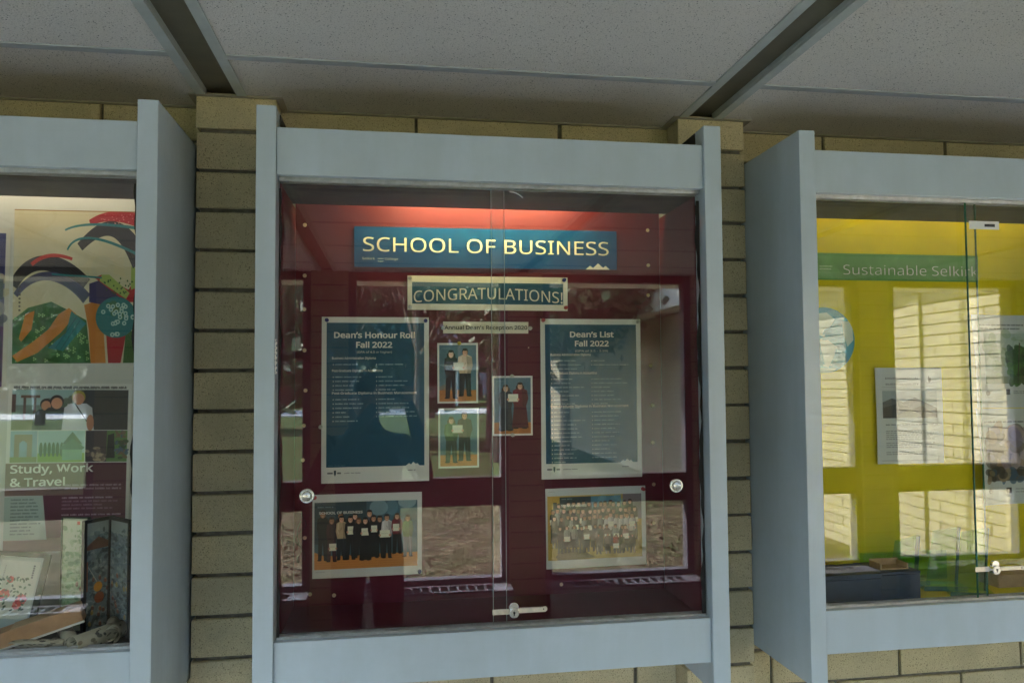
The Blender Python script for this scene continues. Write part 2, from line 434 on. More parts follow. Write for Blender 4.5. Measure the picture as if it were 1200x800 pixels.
# ------------------------------------------------------------------ ceiling, beams
ceil = empty('ceiling', kind='structure')
tee_y = [.046-.61*i for i in range(0, 6)]
ys = [YW+.02]+tee_y+[YO-.05]
beams = empty('ceiling_beam_grid', kind='structure')
for k in range(-3, 4):
    bx0, bx1 = pil(k)-.0722, pil(k)+.0025   # dark underside of the beam
    bx0, bx1 = -.4700+PER*k, -.3945+PER*k
    MB().box(bx0, bx1, YO-.1, YW, ZC+.014, ZC+.16).build('beam', MT['bronze'], beams)
    for a, c in ((bx0-.0245, bx0-.0005), (bx1+.0005, bx1+.0245)):
        mb = MB().box(a, c, YO-.1, YP-.004, ZC-.004, ZC+.003)
        xx = c if a < bx0-.01 else a
        mb.box(xx-.0012, xx+.0012, YO-.1, YP-.004, ZC+.0032, ZC+.03); mb.build('beam_trim', MT['trim'], beams)
    ta, tb = bx1+.0245, bx0+PER-.0245
    for j in range(len(ys)-1):
        y1, y0 = ys[j], ys[j+1]
        me = MB().box(ta-.01, tb+.01, y0+.004, y1-.004, ZC+.0005, ZC+.016).build('ceiling_tile', MT['tile'], ceil, bevel=.002)
    for y in tee_y:
        MB().box(ta, tb, y-.012, y+.012, ZC-.0035, ZC).build('ceiling_tee', MT['tee'], ceil)
MB().box(X0, X1, YO-.6, YW+.3, ZC+.17, ZC+.35).build('roof_slab', MT['roofing'], ceil)
MB().box(X0, X1, YO-.62, YO-.10, ZC-.02, ZC+.40).build('roof_fascia', MT['white'], ceil)
# thin wall angle round the wall head and each pilaster head
for k in range(-1, 3):
    a, c = pil(k)-.0974, pil(k)+.0974
    mb = MB().box(a-.018, c+.018, YP-.016, YP-.001, ZC-.0045, ZC-.0015)
    mb.box(a-.018, a-.001, YP-.001, YW-.002, ZC-.0045, ZC-.0015); mb.box(c+.001, c+.018, YP-.001, YW-.002, ZC-.0045, ZC-.0015)
    mb.build('wall_angle', MT['angle'], fw)
    MB().box(c+.018, c+PER-.213, YW-.016, YW-.002, ZC-.004, ZC-.001).build('wall_angle', MT['angle'], fw)

# ------------------------------------------------------------------ window wall opposite (seen in the glass)
fl = MB().box(X0, X1, YO-.02, YW+.1, ZF-.1, ZF).build('floor', MT['floor']); fl['kind'] = 'structure'
ends = MB().box(X0-.2, X0, YO-.3, YW+.3, ZG, ZC+.3).box(X1, X1+.2, YO-.3, YW+.3, ZG, ZC+.3).build('corridor_end_walls', MT['cream']); ends['kind'] = 'structure'
PIERLAB = ['corridor pier farthest to the left, outside the photograph', 'corridor pier second farthest to the left, outside the photograph', 'corridor pier reflected in the left display case by its right stile',
 'corridor pier reflected behind the photographer, at the Honour Roll poster', 'corridor pier reflected in the middle of the maroon case', 'corridor pier hidden behind the maroon case\'s right stile in reflection',
 'corridor pier reflected left of the environmental sheet in the mustard case', 'corridor pier reflected at the far right of the mustard case']
WINLAB = ['tall corridor window farthest left, outside the photograph', 'tall corridor window reflected at the left edge of the left case', 'tall corridor window reflected in the left case and the maroon case\'s left edge',
 'tall corridor window reflected behind the small photographs', 'tall corridor window reflected over the Dean\'s List poster', 'tall corridor window reflected over the world map', 'tall corridor window reflected over the environmental sheet']
for k in range(-3, 5):
    x = pier(k)
    po = empty('brick_pier', (x, YO, ZF), label='brick pier of the window wall across the corridor, number %s along it' % ['one','two','three','four','five','six','seven','eight'][k+3], category='pier', group='brick piers between the corridor windows')
    po['label'] = PIERLAB[k+3]
    child(MB().box(x-.107, x+.107, YO-.195, YO-.006, ZF, ZC+.02).build('mortar_core', MT['mortar']), po)
    if -1 <= k <= 4:
        for n in range(-1, 22): put_brick(PRB[n % 4], 0, -.10, ZJ-PITCHZ*n-PITCHZ/2-ZF, po)
    if k == 4: break
    a, c = x+.1185, pier(k+1)-.1185; yg = YO-.07
    wn = empty('corridor_window', (a, yg, -1.30), label=WINLAB[k+3], category='window', group='corridor windows facing the display cases')
    MB().box(0, .05, -.03, .05, .02, 2.05).build('frame_jamb', MT['sash'], wn, bevel=.002); MB().box(c-a-.05, c-a, -.03, .05, .02, 2.05).build('frame_jamb', MT['sash'], wn, bevel=.002)
    MB().box(.05, c-a-.05, -.03, .05, .0, .045).build('bottom_rail', MT['sash'], wn, bevel=.002)
    MB().box(.05, c-a-.05, -.04, .06, .515, .70).build('mid_rail', MT['darkwood'], wn, bevel=.002)
    MB().box(.05, c-a-.05, -.03, .05, 2.0, 2.05).build('head_rail', MT['darkwood'], wn, bevel=.002)
    MB().box(.05, c-a-.05, -.003, .003, .045, .515).build('pane', MT['winglass'], wn); MB().box(.05, c-a-.05, -.003, .003, .70, 2.0).build('pane', MT['winglass'], wn)
    # sill with air grille
    sg = empty('window_convector', (a, YO, ZF), label='sill grille of the '+WINLAB[k+3].replace('tall corridor ', ''), category='convector', group='sill convectors under the corridor windows')
    W = c-a
    child(MB().box(a-.0, c+.0, YO-.14, YO+.03, ZG, -1.305).build('sill_box', MT['cupboard']), sg)
    mb = MB().box(a+.0, c, YO-.068, YO+.030, -1.304, -1.290).box(a, c, YO+.150, YO+.175, -1.304, -1.290)
    ns = 14; g0, g1 = a+.11, c-.11
    for i in range(ns+1):
        xx = g0+(g1-g0)*i/ns; mb.box(xx-.006, xx+.006, YO+.0305, YO+.1495, -1.304, -1.2905)
    mb.box(a, g0-.007, YO+.0305, YO+.1495, -1.304, -1.2902); mb.box(g1+.007, c, YO+.0305, YO+.1495, -1.304, -1.2902)
    child(mb.build('grille', MT['sash']), sg)
    child(MB().box(a, c, YO+.031, YO+.149, -1.42, -1.36).build('grille_well', MT['black']), sg)
    child(MB().box(a, c, YO+.1505, YO+.17, ZF, -1.305).build('front_panel', MT['cupboard']), sg)

# ------------------------------------------------------------------ display cases
CW = 1.0900  # outer pitch of a case minus gap
def display_case(k, board, floorm, label, lampspec, side_in, with_lamp=True):
    xa = -.2976+PER*k; xb = -.5425+PER*(k+1)+.0424      # outer faces
    w_ = .0424
    c = empty('display_case', (xa, 0, -.7092), label=label, category='display case', group='wall mounted display cases')
    def P(mb, name, m, **kw): return child(mb.build(name, m, **kw), c)
    for a in (xa, xb-w_):
        P(MB().box(a, a+w_, 0, YW-.004, -.7092, .6311), 'side_panel', MT['paint'], bevel=.0018)
    i0, i1 = xa+w_, xb-w_
    P(MB().box(i0+.0004, i1-.0004, .010, .030, .4805, .5863), 'top_rail', MT['paint'], bevel=.0015)
    P(MB().box(i0+.0004, i1-.0004, .010, .030, -.6409, -.5377), 'bottom_rail', MT['paint'], bevel=.0015)
    P(MB().box(i0+.001, i1-.001, .0305, YW-.01, -.6300, -.5500), 'shelf_board', floorm)
    P(MB().box(i0+.001, i1-.001, .075, .272, .474, .492), 'soffit_board', MT['darkwood'])
    P(MB().box(i0+.001, i1-.001, .0305, YW-.01, .5800, .5840), 'lid', MT['darkwood'])
    mb = MB().box(i0+.001, i1-.001, .060, .074, .474, .5795)
    P(mb, 'soffit_lip', MT['darkwood'])
    # dark plates stand in for the shade behind the grey lipping above the rail
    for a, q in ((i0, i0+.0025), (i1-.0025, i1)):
        P(MB().box(a, q, .055, YW-.01, .5860, .628), 'upper_shade_plate', MT['darkwood'])
        P(MB().box(a, q, .065, .3295, -.549, .4735), 'side_lining', side_in)
    P(MB().box(i0+.003, i1-.003, .330, .350, -.549, .5795), 'back_board', board)
    # aluminium tracks
    t = MB()
    for y in (.0320, .0440, .0560): t.box(i0+.003, i1-.003, y, y+.0016, .4715, .4795)
    t.box(i0+.003, i1-.003, .0320, .0582, .4796, .4815); P(t, 'top_track', MT['alu'])
    t = MB().box(i0+.003, i1-.003, .0305, .0600, -.5495, -.5465)
    for y in (.0320, .0440, .0560): t.box(i0+.003, i1-.003, y, y+.0022, -.5464, -.5335)
    P(t, 'bottom_track', MT['alu'])
    # two sliding panes overlapping at the middle
    mid = (i0+i1)/2
    ga, gb = {0: (.2246, .2570), 1: (1.4590, 1.4965), -1: (-1.06, -1.03)}[k]
    g1 = P(MB().box(i0+.004, gb, .0480, .0530, -.5460, .4790), 'glass_pane', MT['glass'])
    g2 = P(MB().box(ga, i1-.004, .0355, .0405, -.5460, .4790), 'glass_pane', MT['glass'])
    for xx, yy in ((gb, .048), (ga, .0355)):
        e_ = .00045 if k == 0 else .0007
        P(MB().box(xx-e_, xx+e_, yy-.0004, yy+.0054, -.5455, .4785), 'pane_edge', MT['paneedge2'] if k == 0 else MT['greenedge'])
    # black glazing gasket down the inner sides
    for s_, xx in ((1, i0+.003), (-1, i1-.003)):
        g = MB(); n = 60; L = []
        for q in range(n+1):
            z = -.545+1.0*q/n; wd = .007+.0035*math.sin(q*.37+k)+.002*math.sin(q*1.3)
            if s_ > 0: wd *= .6
            L.append([(xx, .0325, z), (xx+s_*wd, .0325, z), (xx+s_*wd, .0345, z)])
        g.grid(L); P(g, 'gasket', MT['black'])
    if with_lamp:
        lx0, lx1, lc, ls = lampspec
        P(MB().tube((lx0, .250, .556), (lx1, .250, .556), .011, seg=10), 'lamp_tube', lampmat('warm_lamp', lc, ls))
        P(MB().box(lx0-.03, lx1+.03, .238, .262, .568, .5795), 'lamp_holder', MT['white'])
    return c, P, i0, i1

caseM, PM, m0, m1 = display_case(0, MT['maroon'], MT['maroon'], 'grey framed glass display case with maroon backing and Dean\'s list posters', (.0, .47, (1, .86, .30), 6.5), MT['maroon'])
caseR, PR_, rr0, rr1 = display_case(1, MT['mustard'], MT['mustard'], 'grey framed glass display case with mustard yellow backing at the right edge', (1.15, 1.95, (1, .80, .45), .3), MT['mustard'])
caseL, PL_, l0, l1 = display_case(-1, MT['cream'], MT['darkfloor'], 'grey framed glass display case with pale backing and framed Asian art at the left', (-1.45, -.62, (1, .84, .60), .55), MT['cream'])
# sub-parts on the maroon back board: the screws that hold it
bb = [o for o in caseM.children if o.name.startswith('back_board')][0]
scr = MB().tube((0, 0, 0), (0, -.002, 0), .0052, .0040, 12).build('screw', MT['brass'])
bpos = [(-.2289, .4319), (-.2287, .2993), (-.2296, .2118), (-.2284, .1053), (-.2255, .0015), (-.2293, -.0889), (-.2313, -.1771), (-.2255, -.3752), (-.2119, -.5185), (-.152, -.5241),
        (.7002, .4398), (.7006, .3413), (.699, .2576), (.703, .0617), (.7064, -.0482), (.7053, -.1509), (.7067, -.265), (.7061, -.37), (.4443, -.5246), (.360, .112)]
for i, (x, z) in enumerate(bpos):
    o = scr if i == 0 else scr.copy()
    if i: col.objects.link(o)
    o.parent = bb; o.matrix_parent_inverse = Matrix.Translation(caseM.location).inverted().inverted() if False else Matrix()
    o.location = Vector((x, .330, z))
    if i == 19: o.scale = (.35, 1, .35)
# finger pulls on the glass
def ring_cup(x, z, y):
    mb = MB(); n = 28; prof = [(.0165, 0), (.0165, -.0025), (.0145, -.0040), (.0115, -.0034), (.0105, .0015), (0.0005, .0022)]
    rows = [[(x+r*math.cos(2*math.pi*i/n), y+d, z+r*math.sin(2*math.pi*i/n)) for i in range(n+1)] for r, d in prof]
    return mb.grid(rows)
PM(ring_cup(-.1908, -.2309, .0480), 'finger_pull', MT['chrome'], smooth=True)
PM(ring_cup(.6648, -.2307, .0355), 'finger_pull', MT['chrome'], smooth=True)
# showcase locks: a notched ratchet bar through a barrel
def lock(P, xl, xc, xr, z, slope=0.):
    mb = MB()
    xe = xr-.004
    mb.box(xc-.048, xc-.004, .0335, .0352, z-.006, z+.006); n = 16
    P(mb, 'lock_hook', MT['nickel'])
    mb = MB()
    mb.box(xc, xe, .026, .0290, z-.004+slope*.4, z+.0035+slope)
    for i in range(n):
        xx = xc+(xe-xc)*i/n; mb.box(xx, xx+(xe-xc)/n*.5, .0262, .0288, z+.0035+slope, z+.0058+slope)
    mb.tube((xe-.001, .0262, z+slope), (xe-.001, .0288, z+slope), .0058, seg=16)
    P(mb, 'ratchet_bar', MT['nickel'])
    P(MB().tube((xe-.004, .0261, z+slope), (xe-.004, .0258, z+slope), .0018, seg=10), 'bar_hole', MT['black'])
    mb = MB().tube((xc, .034, z), (xc, .018, z), .0118, .0110, 24).tube((xc+.0, .030, z+.0125), (xc, .022, z+.0125), .0105, seg=20)
    P(mb, 'lock_barrel', MT['chrome'], bevel=.0006)
    P(MB().tube((xc, .0179, z+.001), (xc, .0176, z+.001), .0026, seg=12).box(xc-.0011, xc+.0011, .0176, .0179, z-.0055, z), 'keyhole', MT['black'])
lock(PM, .2226, .2702, .3471, -.5050, .004)
lock(PR_, 1.4598, 1.500, 1.5849, -.4635, .001)
# white bracket with a label at the top of the right case's glass
cb = PR_(MB().box(1.466, 1.553, .0335, .0352, .404, .4255), 'glass_bracket', MT['white'], bevel=.002)
PR_(MB().box(1.510, 1.540, .0332, .0334, .4105, .4180), 'bracket_slot', MT['darkfloor'])
# a strip of peeled paint and a scrap of film
PM(MB().grid([[(-.2552+.002*math.sin(q*1.7), .006-.001*q % .002, .04+.012*q*.3), (-.2552+.0028+.002*math.sin(q*2.1), .009, .04+.012*q*.3)] for q in range(22)]), 'peeled_paint', MT['white'], solid=.0005)
PM(MB().grid([[(.268+.031*(t/9)**.8, .0340-.001*math.sin(t*.35), .4630-.013*(t/9)**1.9+.0012), (.268+.031*(t/9)**.8, .0340, .4630-.013*(t/9)**1.9-.0012)] for t in range(10)]), 'tape_scrap', MT['alu'], solid=.0004)

# ------------------------------------------------------------------ prints in the maroon case
YB = .3275
TEAL = (14, 70, 128); TEALD = (20, 78, 104); INK = (236, 232, 222)
mInk = simple('white_ink', (.78, .76, .70), .6, .3, var=.02); mBlack = simple('black_ink', (.02, .02, .02), .6, .3, var=.05)
mInkWarm = simple('ivory_ink', (.80, .74, .60), .6, .3, var=.02); mGrey = simple('grey_ink', (.45, .46, .46), .6, .3, var=.02)
YT = YB-.0021
def crest(cv, cx, cy, s, c):
    cv.poly([(cx-s, cy-s*1.6), (cx+s, cy-s*1.6), (cx+s, cy+s*.4), (cx, cy+s*2), (cx-s, cy+s*.4)], c)
    cv.poly([(cx-s*.65, cy-s*1.1), (cx+s*.65, cy-s*1.1), (cx+s*.65, cy+s*.3), (cx, cy+s*1.3), (cx-s*.65, cy+s*.3)], TEALD); cv.ell(cx, cy-s*.1, s*.35, s*.7, c)
cv = Cv(1260, 196, TEAL); cv.blotch(0, 0, 1, 1, [(22, 84, 140), (10, 60, 116)], 30, .03, .12, .25); cv.blur(6)
cv.poly([(.875, 1), (.893, .90), (.905, .96), (.925, .84), (.945, .95), (.955, .90), (.972, 1)], INK)
cv.rect(.0845, .785, .1065, .80, INK); crest(cv, .0955, .86, .0100, INK)
bn = sheet('banner_sign', -.1026, .6090, .3255, .4325, YB-.002, cv.mat('teal_banner_print', .30), tilt=-.004,
           label='long glossy teal banner reading SCHOOL OF BUSINESS in ivory capitals', category='banner')
text_mesh('SCHOOL OF BUSINESS', -.0800, .5850, .3655, .4115, YT-.0022, mInkWarm, bn)
text_mesh('Selkirk', -.0820, -.0490, .3430, .3505, YT-.0022, mInkWarm, bn); text_mesh('College', -.0230, .0110, .3430, .3505, YT-.0022, mInkWarm, bn)
cv = Cv(640, 140, (232, 226, 208)); cv.rect(.028, .19, .972, .82, TEALD)
cg = sheet('congratulations_sign', .0357, .4690, .2122, .3034, YB, cv.mat('congratulations_print', .6), label='white edged sign reading CONGRATULATIONS! in arched letters', category='sign')
text_mesh('CONGRATULATIONS!', .0520, .4545, .2315, .2690, YT, mInkWarm, cg, arch=.0105)
cv = Cv(320, 44, (226, 220, 198))
ar = sheet('caption_strip', .1293, .3596, .1500, .1812, YB, cv.mat('caption_paper', .7), label='narrow paper caption reading Annual Dean\'s Reception 2020', category='caption')
text_mesh("iAnnual Dean's Reception 2020", .1300, .3560, .1605, .1730, YT, mBlack, ar, bold=.016)

def roll(x0, x1, z0, z1, title1, title2, sub, sects, label, nm, t1, t2, t3):
    cv = Cv(720, 1118, (222, 222, 214)); cv.rect(.045, .035, .955, .905, TEALD); cv.a += rng.normal(0, 1.2, cv.a.shape)
    H = z1-z0; W = x1-x0
    cv.poly([(.78, .905), (.81, .890), (.83, .898), (.85, .882), (.875, .896), (.89, .890), (.91, .905)], (222, 222, 214))
    cv.rect(.055, .935, .105, .945, (90, 90, 90), .8); crest(cv, .125, .940, .010, (60, 60, 60)); cv.rect(.145, .935, .18, .945, (90, 90, 90), .8); cv.greek(.21, .944, .37, .007, (120, 120, 120)); cv.greek(.80, .935, .87, .007, (100, 100, 100))
    cv.greek(.06, .897, .22, .006, (110, 140, 150))
    for zt, rows in sects:
        for i, (l_, r_) in enumerate(rows):
            v = (z1-(zt-.0215-.0112*i))/H
            for x_, ln in ((.125, l_), (.525, r_)):
                if ln: cv.ell(x_-.018, v-.003, .0045, .003, INK); cv.greek(x_, v, x_+ln, .0078, (205, 212, 212), .9)
    o = sheet(nm, x0, x1, z0, z1, YB, cv.mat(nm+'_print', .45), label=label, category='poster')
    text_mesh(title1, t1[0], t1[1], t1[2], t1[2]+.0178, YT, mInk, o, bold=.028); text_mesh(title2, t2[0], t2[1], t2[2], t2[2]+.0178, YT, mInk, o, bold=.028)
    text_mesh(sub, t3[0], t3[1], t3[2], t3[2]+.0068, YT, mInk, o)
    names = ['Business Administration Diploma', 'Post-Graduate Diploma in Accounting', 'Post-Graduate Diploma in Business Management']
    ws = [.112, .129, .2175]
    for (zt, rows), s_, ww in zip(sects, names, ws):
        text_mesh(s_, x0+.0265, x0+.0265+ww, zt-.0065, zt+.0010, YT, mInk, o, bold=.016)
    return o
roll(-.1850, .0915, -.2385, .1922, "Dean\u2019s Honour Roll", 'Fall 2022', '(GPA of 4.0 or higher)',
     [(.0880, [(.22, .24)]), (.0555, [(.24, .13), (.22, .27), (.17, .25), (.18, .18)]), (-.0030, [(.22, .14), (.26, .28), (.24, .28), (.10, .34), (.13, .36), (.21, 0)])],
     'teal poster headed Dean\'s Honour Roll Fall 2022, left of the photographs', 'honour_roll_poster', (-.1536, .0547, .1375), (-.0973, -.0041, .1120), (-.0951, -.0050, .0975))
roll(.3925, .6740, -.2433, .1902, "Dean\u2019s List", 'Fall 2022', '(GPA of 3.5 - 3.99)',
     [(.0960, [(.22, .12), (.30, .35), (.25, 0)]), (.0460, [(.2, .28), (.17, .34), (.3, .17), (.14, .22), (.27, .22), (.14, .27), (.21, .15), (.26, 0)]),
      (-.0440, [(.17, .27), (.11, .25), (.31, .20), (.22, .26), (.23, .21), (.25, .25), (.27, .22), (.17, .15), (.15, .24), (.23, .15), (.21, .22), (.22, .22), (.11, 0)])],
     'teal poster headed Dean\'s List Fall 2022, near the right side of the maroon case', 'deans_list_poster', (.4738, .5973, .1405), (.4874, .5829, .1155), (.4880, .5800, .1000))

SK = [(232, 176, 144), (206, 148, 114), (244, 196, 166), (188, 132, 100)]; HR = [(28, 20, 18), (45, 30, 22), (20, 16, 16), (90, 62, 40)]
def person2d(cv, cx, top, feet, coat, legs, skin, hair, wd=.1, longhair=False, cert=None, skirt=False):
    h = feet-top; hr = h*.078; asp = cv.h/cv.w; rx = hr*asp*.82
    if longhair: cv.poly([(cx-rx*1.35, top+hr), (cx-rx*1.5, top+h*.24), (cx+rx*1.5, top+h*.24), (cx+rx*1.35, top+hr)], hair)
    leg_t = top+h*.50
    if skirt: cv.poly([(cx-wd*.42, leg_t-.02), (cx-wd*.6, feet), (cx+wd*.6, feet), (cx+wd*.42, leg_t-.02)], legs)
    else:
        cv.poly([(cx-wd*.42, leg_t-.02), (cx-wd*.45, feet), (cx-wd*.12, feet), (cx, leg_t+.1*h), (cx+wd*.12, feet), (cx+wd*.45, feet), (cx+wd*.42, leg_t-.02)], legs)
    cv.ell(cx-wd*.32, feet, wd*.2, h*.015, (15, 12, 12)); cv.ell(cx+wd*.32, feet, wd*.2, h*.015, (15, 12, 12))
    cv.poly([(cx-wd*.15, top+h*.13), (cx-wd*.5, top+h*.18), (cx-wd*.58, top+h*.36), (cx-wd*.42, top+h*.53), (cx+wd*.42, top+h*.53), (cx+wd*.58, top+h*.36), (cx+wd*.5, top+h*.18), (cx+wd*.15, top+h*.13)], coat)
    dk = tuple(v*.55 for v in coat); lt = tuple(min(255, v*1.35+14) for v in coat)
    cv.poly([(cx+wd*.10, top+h*.16), (cx+wd*.5, top+h*.19), (cx+wd*.58, top+h*.36), (cx+wd*.42, top+h*.53), (cx+wd*.18, top+h*.53)], dk, .45)
    cv.poly([(cx-wd*.40, top+h*.19), (cx-wd*.24, top+h*.17), (cx-wd*.26, top+h*.44), (cx-wd*.44, top+h*.38)], lt, .35)
    for q in range(4): xx = cx+rng.uniform(-.4, .4)*wd; yy = top+h*rng.uniform(.22, .48); cv.line(xx, yy, xx+rng.uniform(-.12, .12)*wd, yy+h*.06, 1.5, dk)
    if not skirt: cv.line(cx+wd*.2, leg_t, cx+wd*.28, feet, 2.5, tuple(min(255, v*1.5+12) for v in legs))
    cv.rect(cx-rx*.4, top+hr*1.5, cx+rx*.4, top+h*.15, skin)
    cv.ell(cx, top+hr, rx, hr, hair); cv.ell(cx, top+hr*1.22, rx*.82, hr*.9, skin); cv.ell(cx, top+hr*.36, rx*.85, hr*.34, hair)
    for sx in (-1, 1): cv.ell(cx+sx*rx*.33, top+hr*1.1, rx*.1, hr*.07, (40, 28, 24))
    cv.ell(cx, top+hr*1.68, rx*.30, hr*.08, (225, 205, 190)); cv.ell(cx+rx*.5, top+hr*1.25, rx*.32, hr*.7, tuple(v*.75 for v in skin), al=.35); cv.ell(cx, top+hr*1.38, rx*.1, hr*.14, tuple(v*.8 for v in skin), al=.6)
    if cert:
        x, y, a, b_ = cert; cv.rect(x-a, y-b_, x+a, y+b_, (238, 236, 214)); cv.greek(x-a*.7, y, x+a*.7, b_*.2, (150, 150, 140), .4)
        cv.ell(x-a, y+b_*.4, a*.22, b_*.3, skin); cv.ell(x+a, y+b_*.4, a*.22, b_*.3, skin)
def duo(name, ppl, x0, x1, z0, z1, label):
    cv = Cv(240, 360, (88, 118, 134)); cv.blotch(0, 0, 1, .8, [(104, 136, 150), (72, 104, 120), (124, 150, 158)], 14, .1, .3, .3); cv.blur(10)
    cv.rect(0, .80, 1, 1, (196, 124, 62)); cv.blotch(0, .82, 1, 1, [(214, 140, 72), (170, 104, 52)], 12, .05, .2, .3)
    for i in range(5): cv.line(0, .83+.04*i, 1, .825+.04*i, .8, (150, 92, 46))
    cv.greek(.06, .07, .3, .015, (170, 190, 196), .6); cv.greek(.6, .08, .9, .012, (130, 150, 160), .5)
    for q in ppl: person2d(cv, *q[:7], wd=q[7], longhair=q[8], skirt=q[9], cert=q[10])
    cv.blur(2); cv.noise(5)
    f = Cv(264, 384, (228, 226, 218)); f.a[12:372, 12:252] = cv.a
    return sheet(name, x0, x1, z0, z1, YB, f.mat(name+'_print', .3), label=label, category='photograph')
duo('photo_print', [(.32, .09, .94, (46, 38, 42), (34, 30, 32), SK[2], HR[0], .34, True, False, None), (.70, .06, .90, (224, 200, 166), (38, 36, 42), SK[0], HR[0], .36, False, False, (.52, .38, .14, .07))],
    .1139, .2221, -.0360, .1241, 'small photograph of a woman in black and a man in a cream shirt')
duo('photo_print', [(.30, .12, .93, (70, 92, 54), (52, 54, 50), SK[2], HR[3], .34, True, False, None), (.66, .03, .90, (92, 66, 62), (34, 34, 40), SK[0], HR[1], .36, False, False, (.47, .34, .14, .07))],
    .1159, .2237, -.2068, -.0488, 'lower left photograph of a woman in green beside a taller man in a brown shirt')
duo('photo_print', [(.32, .12, .94, (72, 74, 84), (58, 58, 66), SK[2], HR[3], .34, True, True, None), (.71, .08, .90, (112, 30, 46), (92, 26, 40), SK[0], HR[1], .38, True, True, (.52, .36, .14, .07))],
    .2597, .3695, -.1242, .0356, 'middle photograph of a woman in a long maroon robe handing over a certificate')

# group photo 1
cv = Cv(620, 400, (66, 96, 108)); cv.blotch(0, 0, 1, .7, [(52, 78, 90), (76, 112, 128)], 30, .08, .2, .35)
cv.blur(16); cv.rect(0, 0, .50, .62, (44, 62, 70), .75); cv.ell(.62, .10, .09, .12, (168, 196, 204), al=.55); cv.ell(.90, .02, .09, .10, (188, 206, 208), al=.6); cv.ell(.75, .1, .06, .12, (120, 160, 176), al=.4); cv.blur(6)
cv.rect(0, .80, 1, 1, (200, 128, 62)); cv.poly([(0, .74), (.1, .80), (1, .79), (1, 1), (0, 1)], (206, 134, 66))
for i in range(5): cv.line(0, .83+.035*i, 1, .83+.035*i, 1.2, (176, 108, 50))
cv.greek(.03, .08, .18, .02, (170, 185, 190), .8)
back = [(.25, .15, .8, (60, 34, 34)), (.39, .17, .8, (40, 40, 50)), (.53, .13, .8, (84, 84, 96)), (.63, .22, .85, (26, 24, 28))]
for x, t, f, c in back: person2d(cv, x, t, f, c, (24, 24, 28), SK[rng.integers(4)], HR[rng.integers(3)], .085)
front = [(.08, .11, .86, (22, 22, 28), (20, 20, 26), 0, None), (.165, .22, .88, (62, 22, 34), (60, 22, 34), 1, (.175, .67, .035, .055)), (.26, .20, .86, (196, 170, 136), (24, 28, 40), 1, None),
         (.345, .21, .86, (24, 24, 30), (22, 22, 28), 1, (.36, .43, .043, .062)), (.425, .24, .84, (30, 28, 34), (28, 26, 30), 1, None), (.49, .24, .88, (20, 18, 20), (20, 18, 20), 1, (.495, .46, .044, .055)),
         (.57, .21, .84, (26, 24, 26), (24, 24, 26), 1, (.575, .42, .030, .052)), (.70, .20, .86, (216, 208, 204), (22, 22, 30), 0, (.68, .50, .050, .055)), (.80, .19, .80, (120, 34, 42), (26, 24, 28), 1, (.79, .41, .032, .055)),
         (.905, .22, .85, (86, 118, 58), (92, 96, 108), 1, None)]
for x, t, f, c, lg, lh, ce in front: person2d(cv, x, t, f, c, lg, SK[rng.integers(4)], HR[rng.integers(4)], .098, bool(lh), ce, bool(lh and c[0] < 70 and x > .45))
cv.blur(2); cv.noise(5)
f = Cv(660, 500, (214, 216, 214)); f.a[48:448, 12:632] = cv.a; f.noise(1.5); f.greek(.03, .93, .12, .008, (120, 120, 120), .5)
g1 = sheet('group_photo', -.2065, .0724, -.4796, -.2665, YB, f.mat('group_photo_print', .3), tilt=-.001, label='group photograph of thirteen people in a row holding certificates, lower left', category='photograph')
text_mesh('SCHOOL OF BUSINESS', -.190, -.080, -.3165, -.3090, YT, mInk, g1, bold=.03)
# group photo 2
cv = Cv(620, 400, (196, 160, 70)); cv.rect(.13, .02, .46, .22, (34, 58, 66)); cv.rect(.46, .02, .78, .30, (74, 128, 150)); cv.rect(.80, 0, 1, .4, (132, 120, 128)); cv.blotch(.46, .02, .78, .2, [(120, 170, 186)], 6, .03, .08, .4)
cv.poly([(0, .55), (1, .5), (1, 1), (0, 1)], (176, 150, 66)); cv.poly([(.08, .95), (.14, .82), (.35, .84), (.5, .98), (.3, 1), (.1, 1)], (96, 84, 46)); cv.rect(.06, .10, .10, .3, (24, 22, 20)); cv.greek(.15, .06, .26, .02, (170, 185, 190), .8)
cc = [(60, 48, 44), (30, 34, 40), (84, 90, 66), (110, 96, 84), (44, 60, 48), (160, 120, 108), (34, 30, 36), (150, 150, 140)]
for row, (n, y, x0_, x1_, sz) in enumerate([(15, .10, .1, .9, .50), (17, .20, .04, .95, .52), (15, .30, .05, .93, .50), (6, .29, .6, .92, .55), (11, .47, .10, .88, .42), (5, .62, .5, .92, .34)]):
    for i in range(n):
        x = x0_+(x1_-x0_)*(i+rng.uniform(.2, .8))/n; t = y+rng.uniform(-.02, .02); c = cc[rng.integers(len(cc))]
        if row == 3: c = (214, 206, 198)
        if row == 5 and i == 2: c = (170, 70, 50)
        person2d(cv, x, t, min(t+sz, .93), c, (36, 40, 38), SK[rng.integers(4)], HR[rng.integers(3)], .062, rng.random() < .5, (x+rng.uniform(-.01, .01), t+.20+rng.uniform(-.02, .02), .032, .040) if rng.random() < .55 and row > 0 else None)
cv.blur(1); cv.noise(5)
f = Cv(660, 500, (206, 210, 206)); f.a[48:448, 12:632] = cv.a; f.noise(1.5); f.greek(.03, .045, .1, .008, (120, 120, 120), .5)
g2 = sheet('group_photo', .4028, .6822, -.4818, -.2680, YB, f.mat('crowd_photo_print', .35), tilt=-.006, label='group photograph of a large crowd on a yellow floor, lower right', category='photograph')
text_mesh('SCHOOL OF BUSINESS', .445, .515, -.3180, -.3110, YT, mInk, g2, bold=.03)

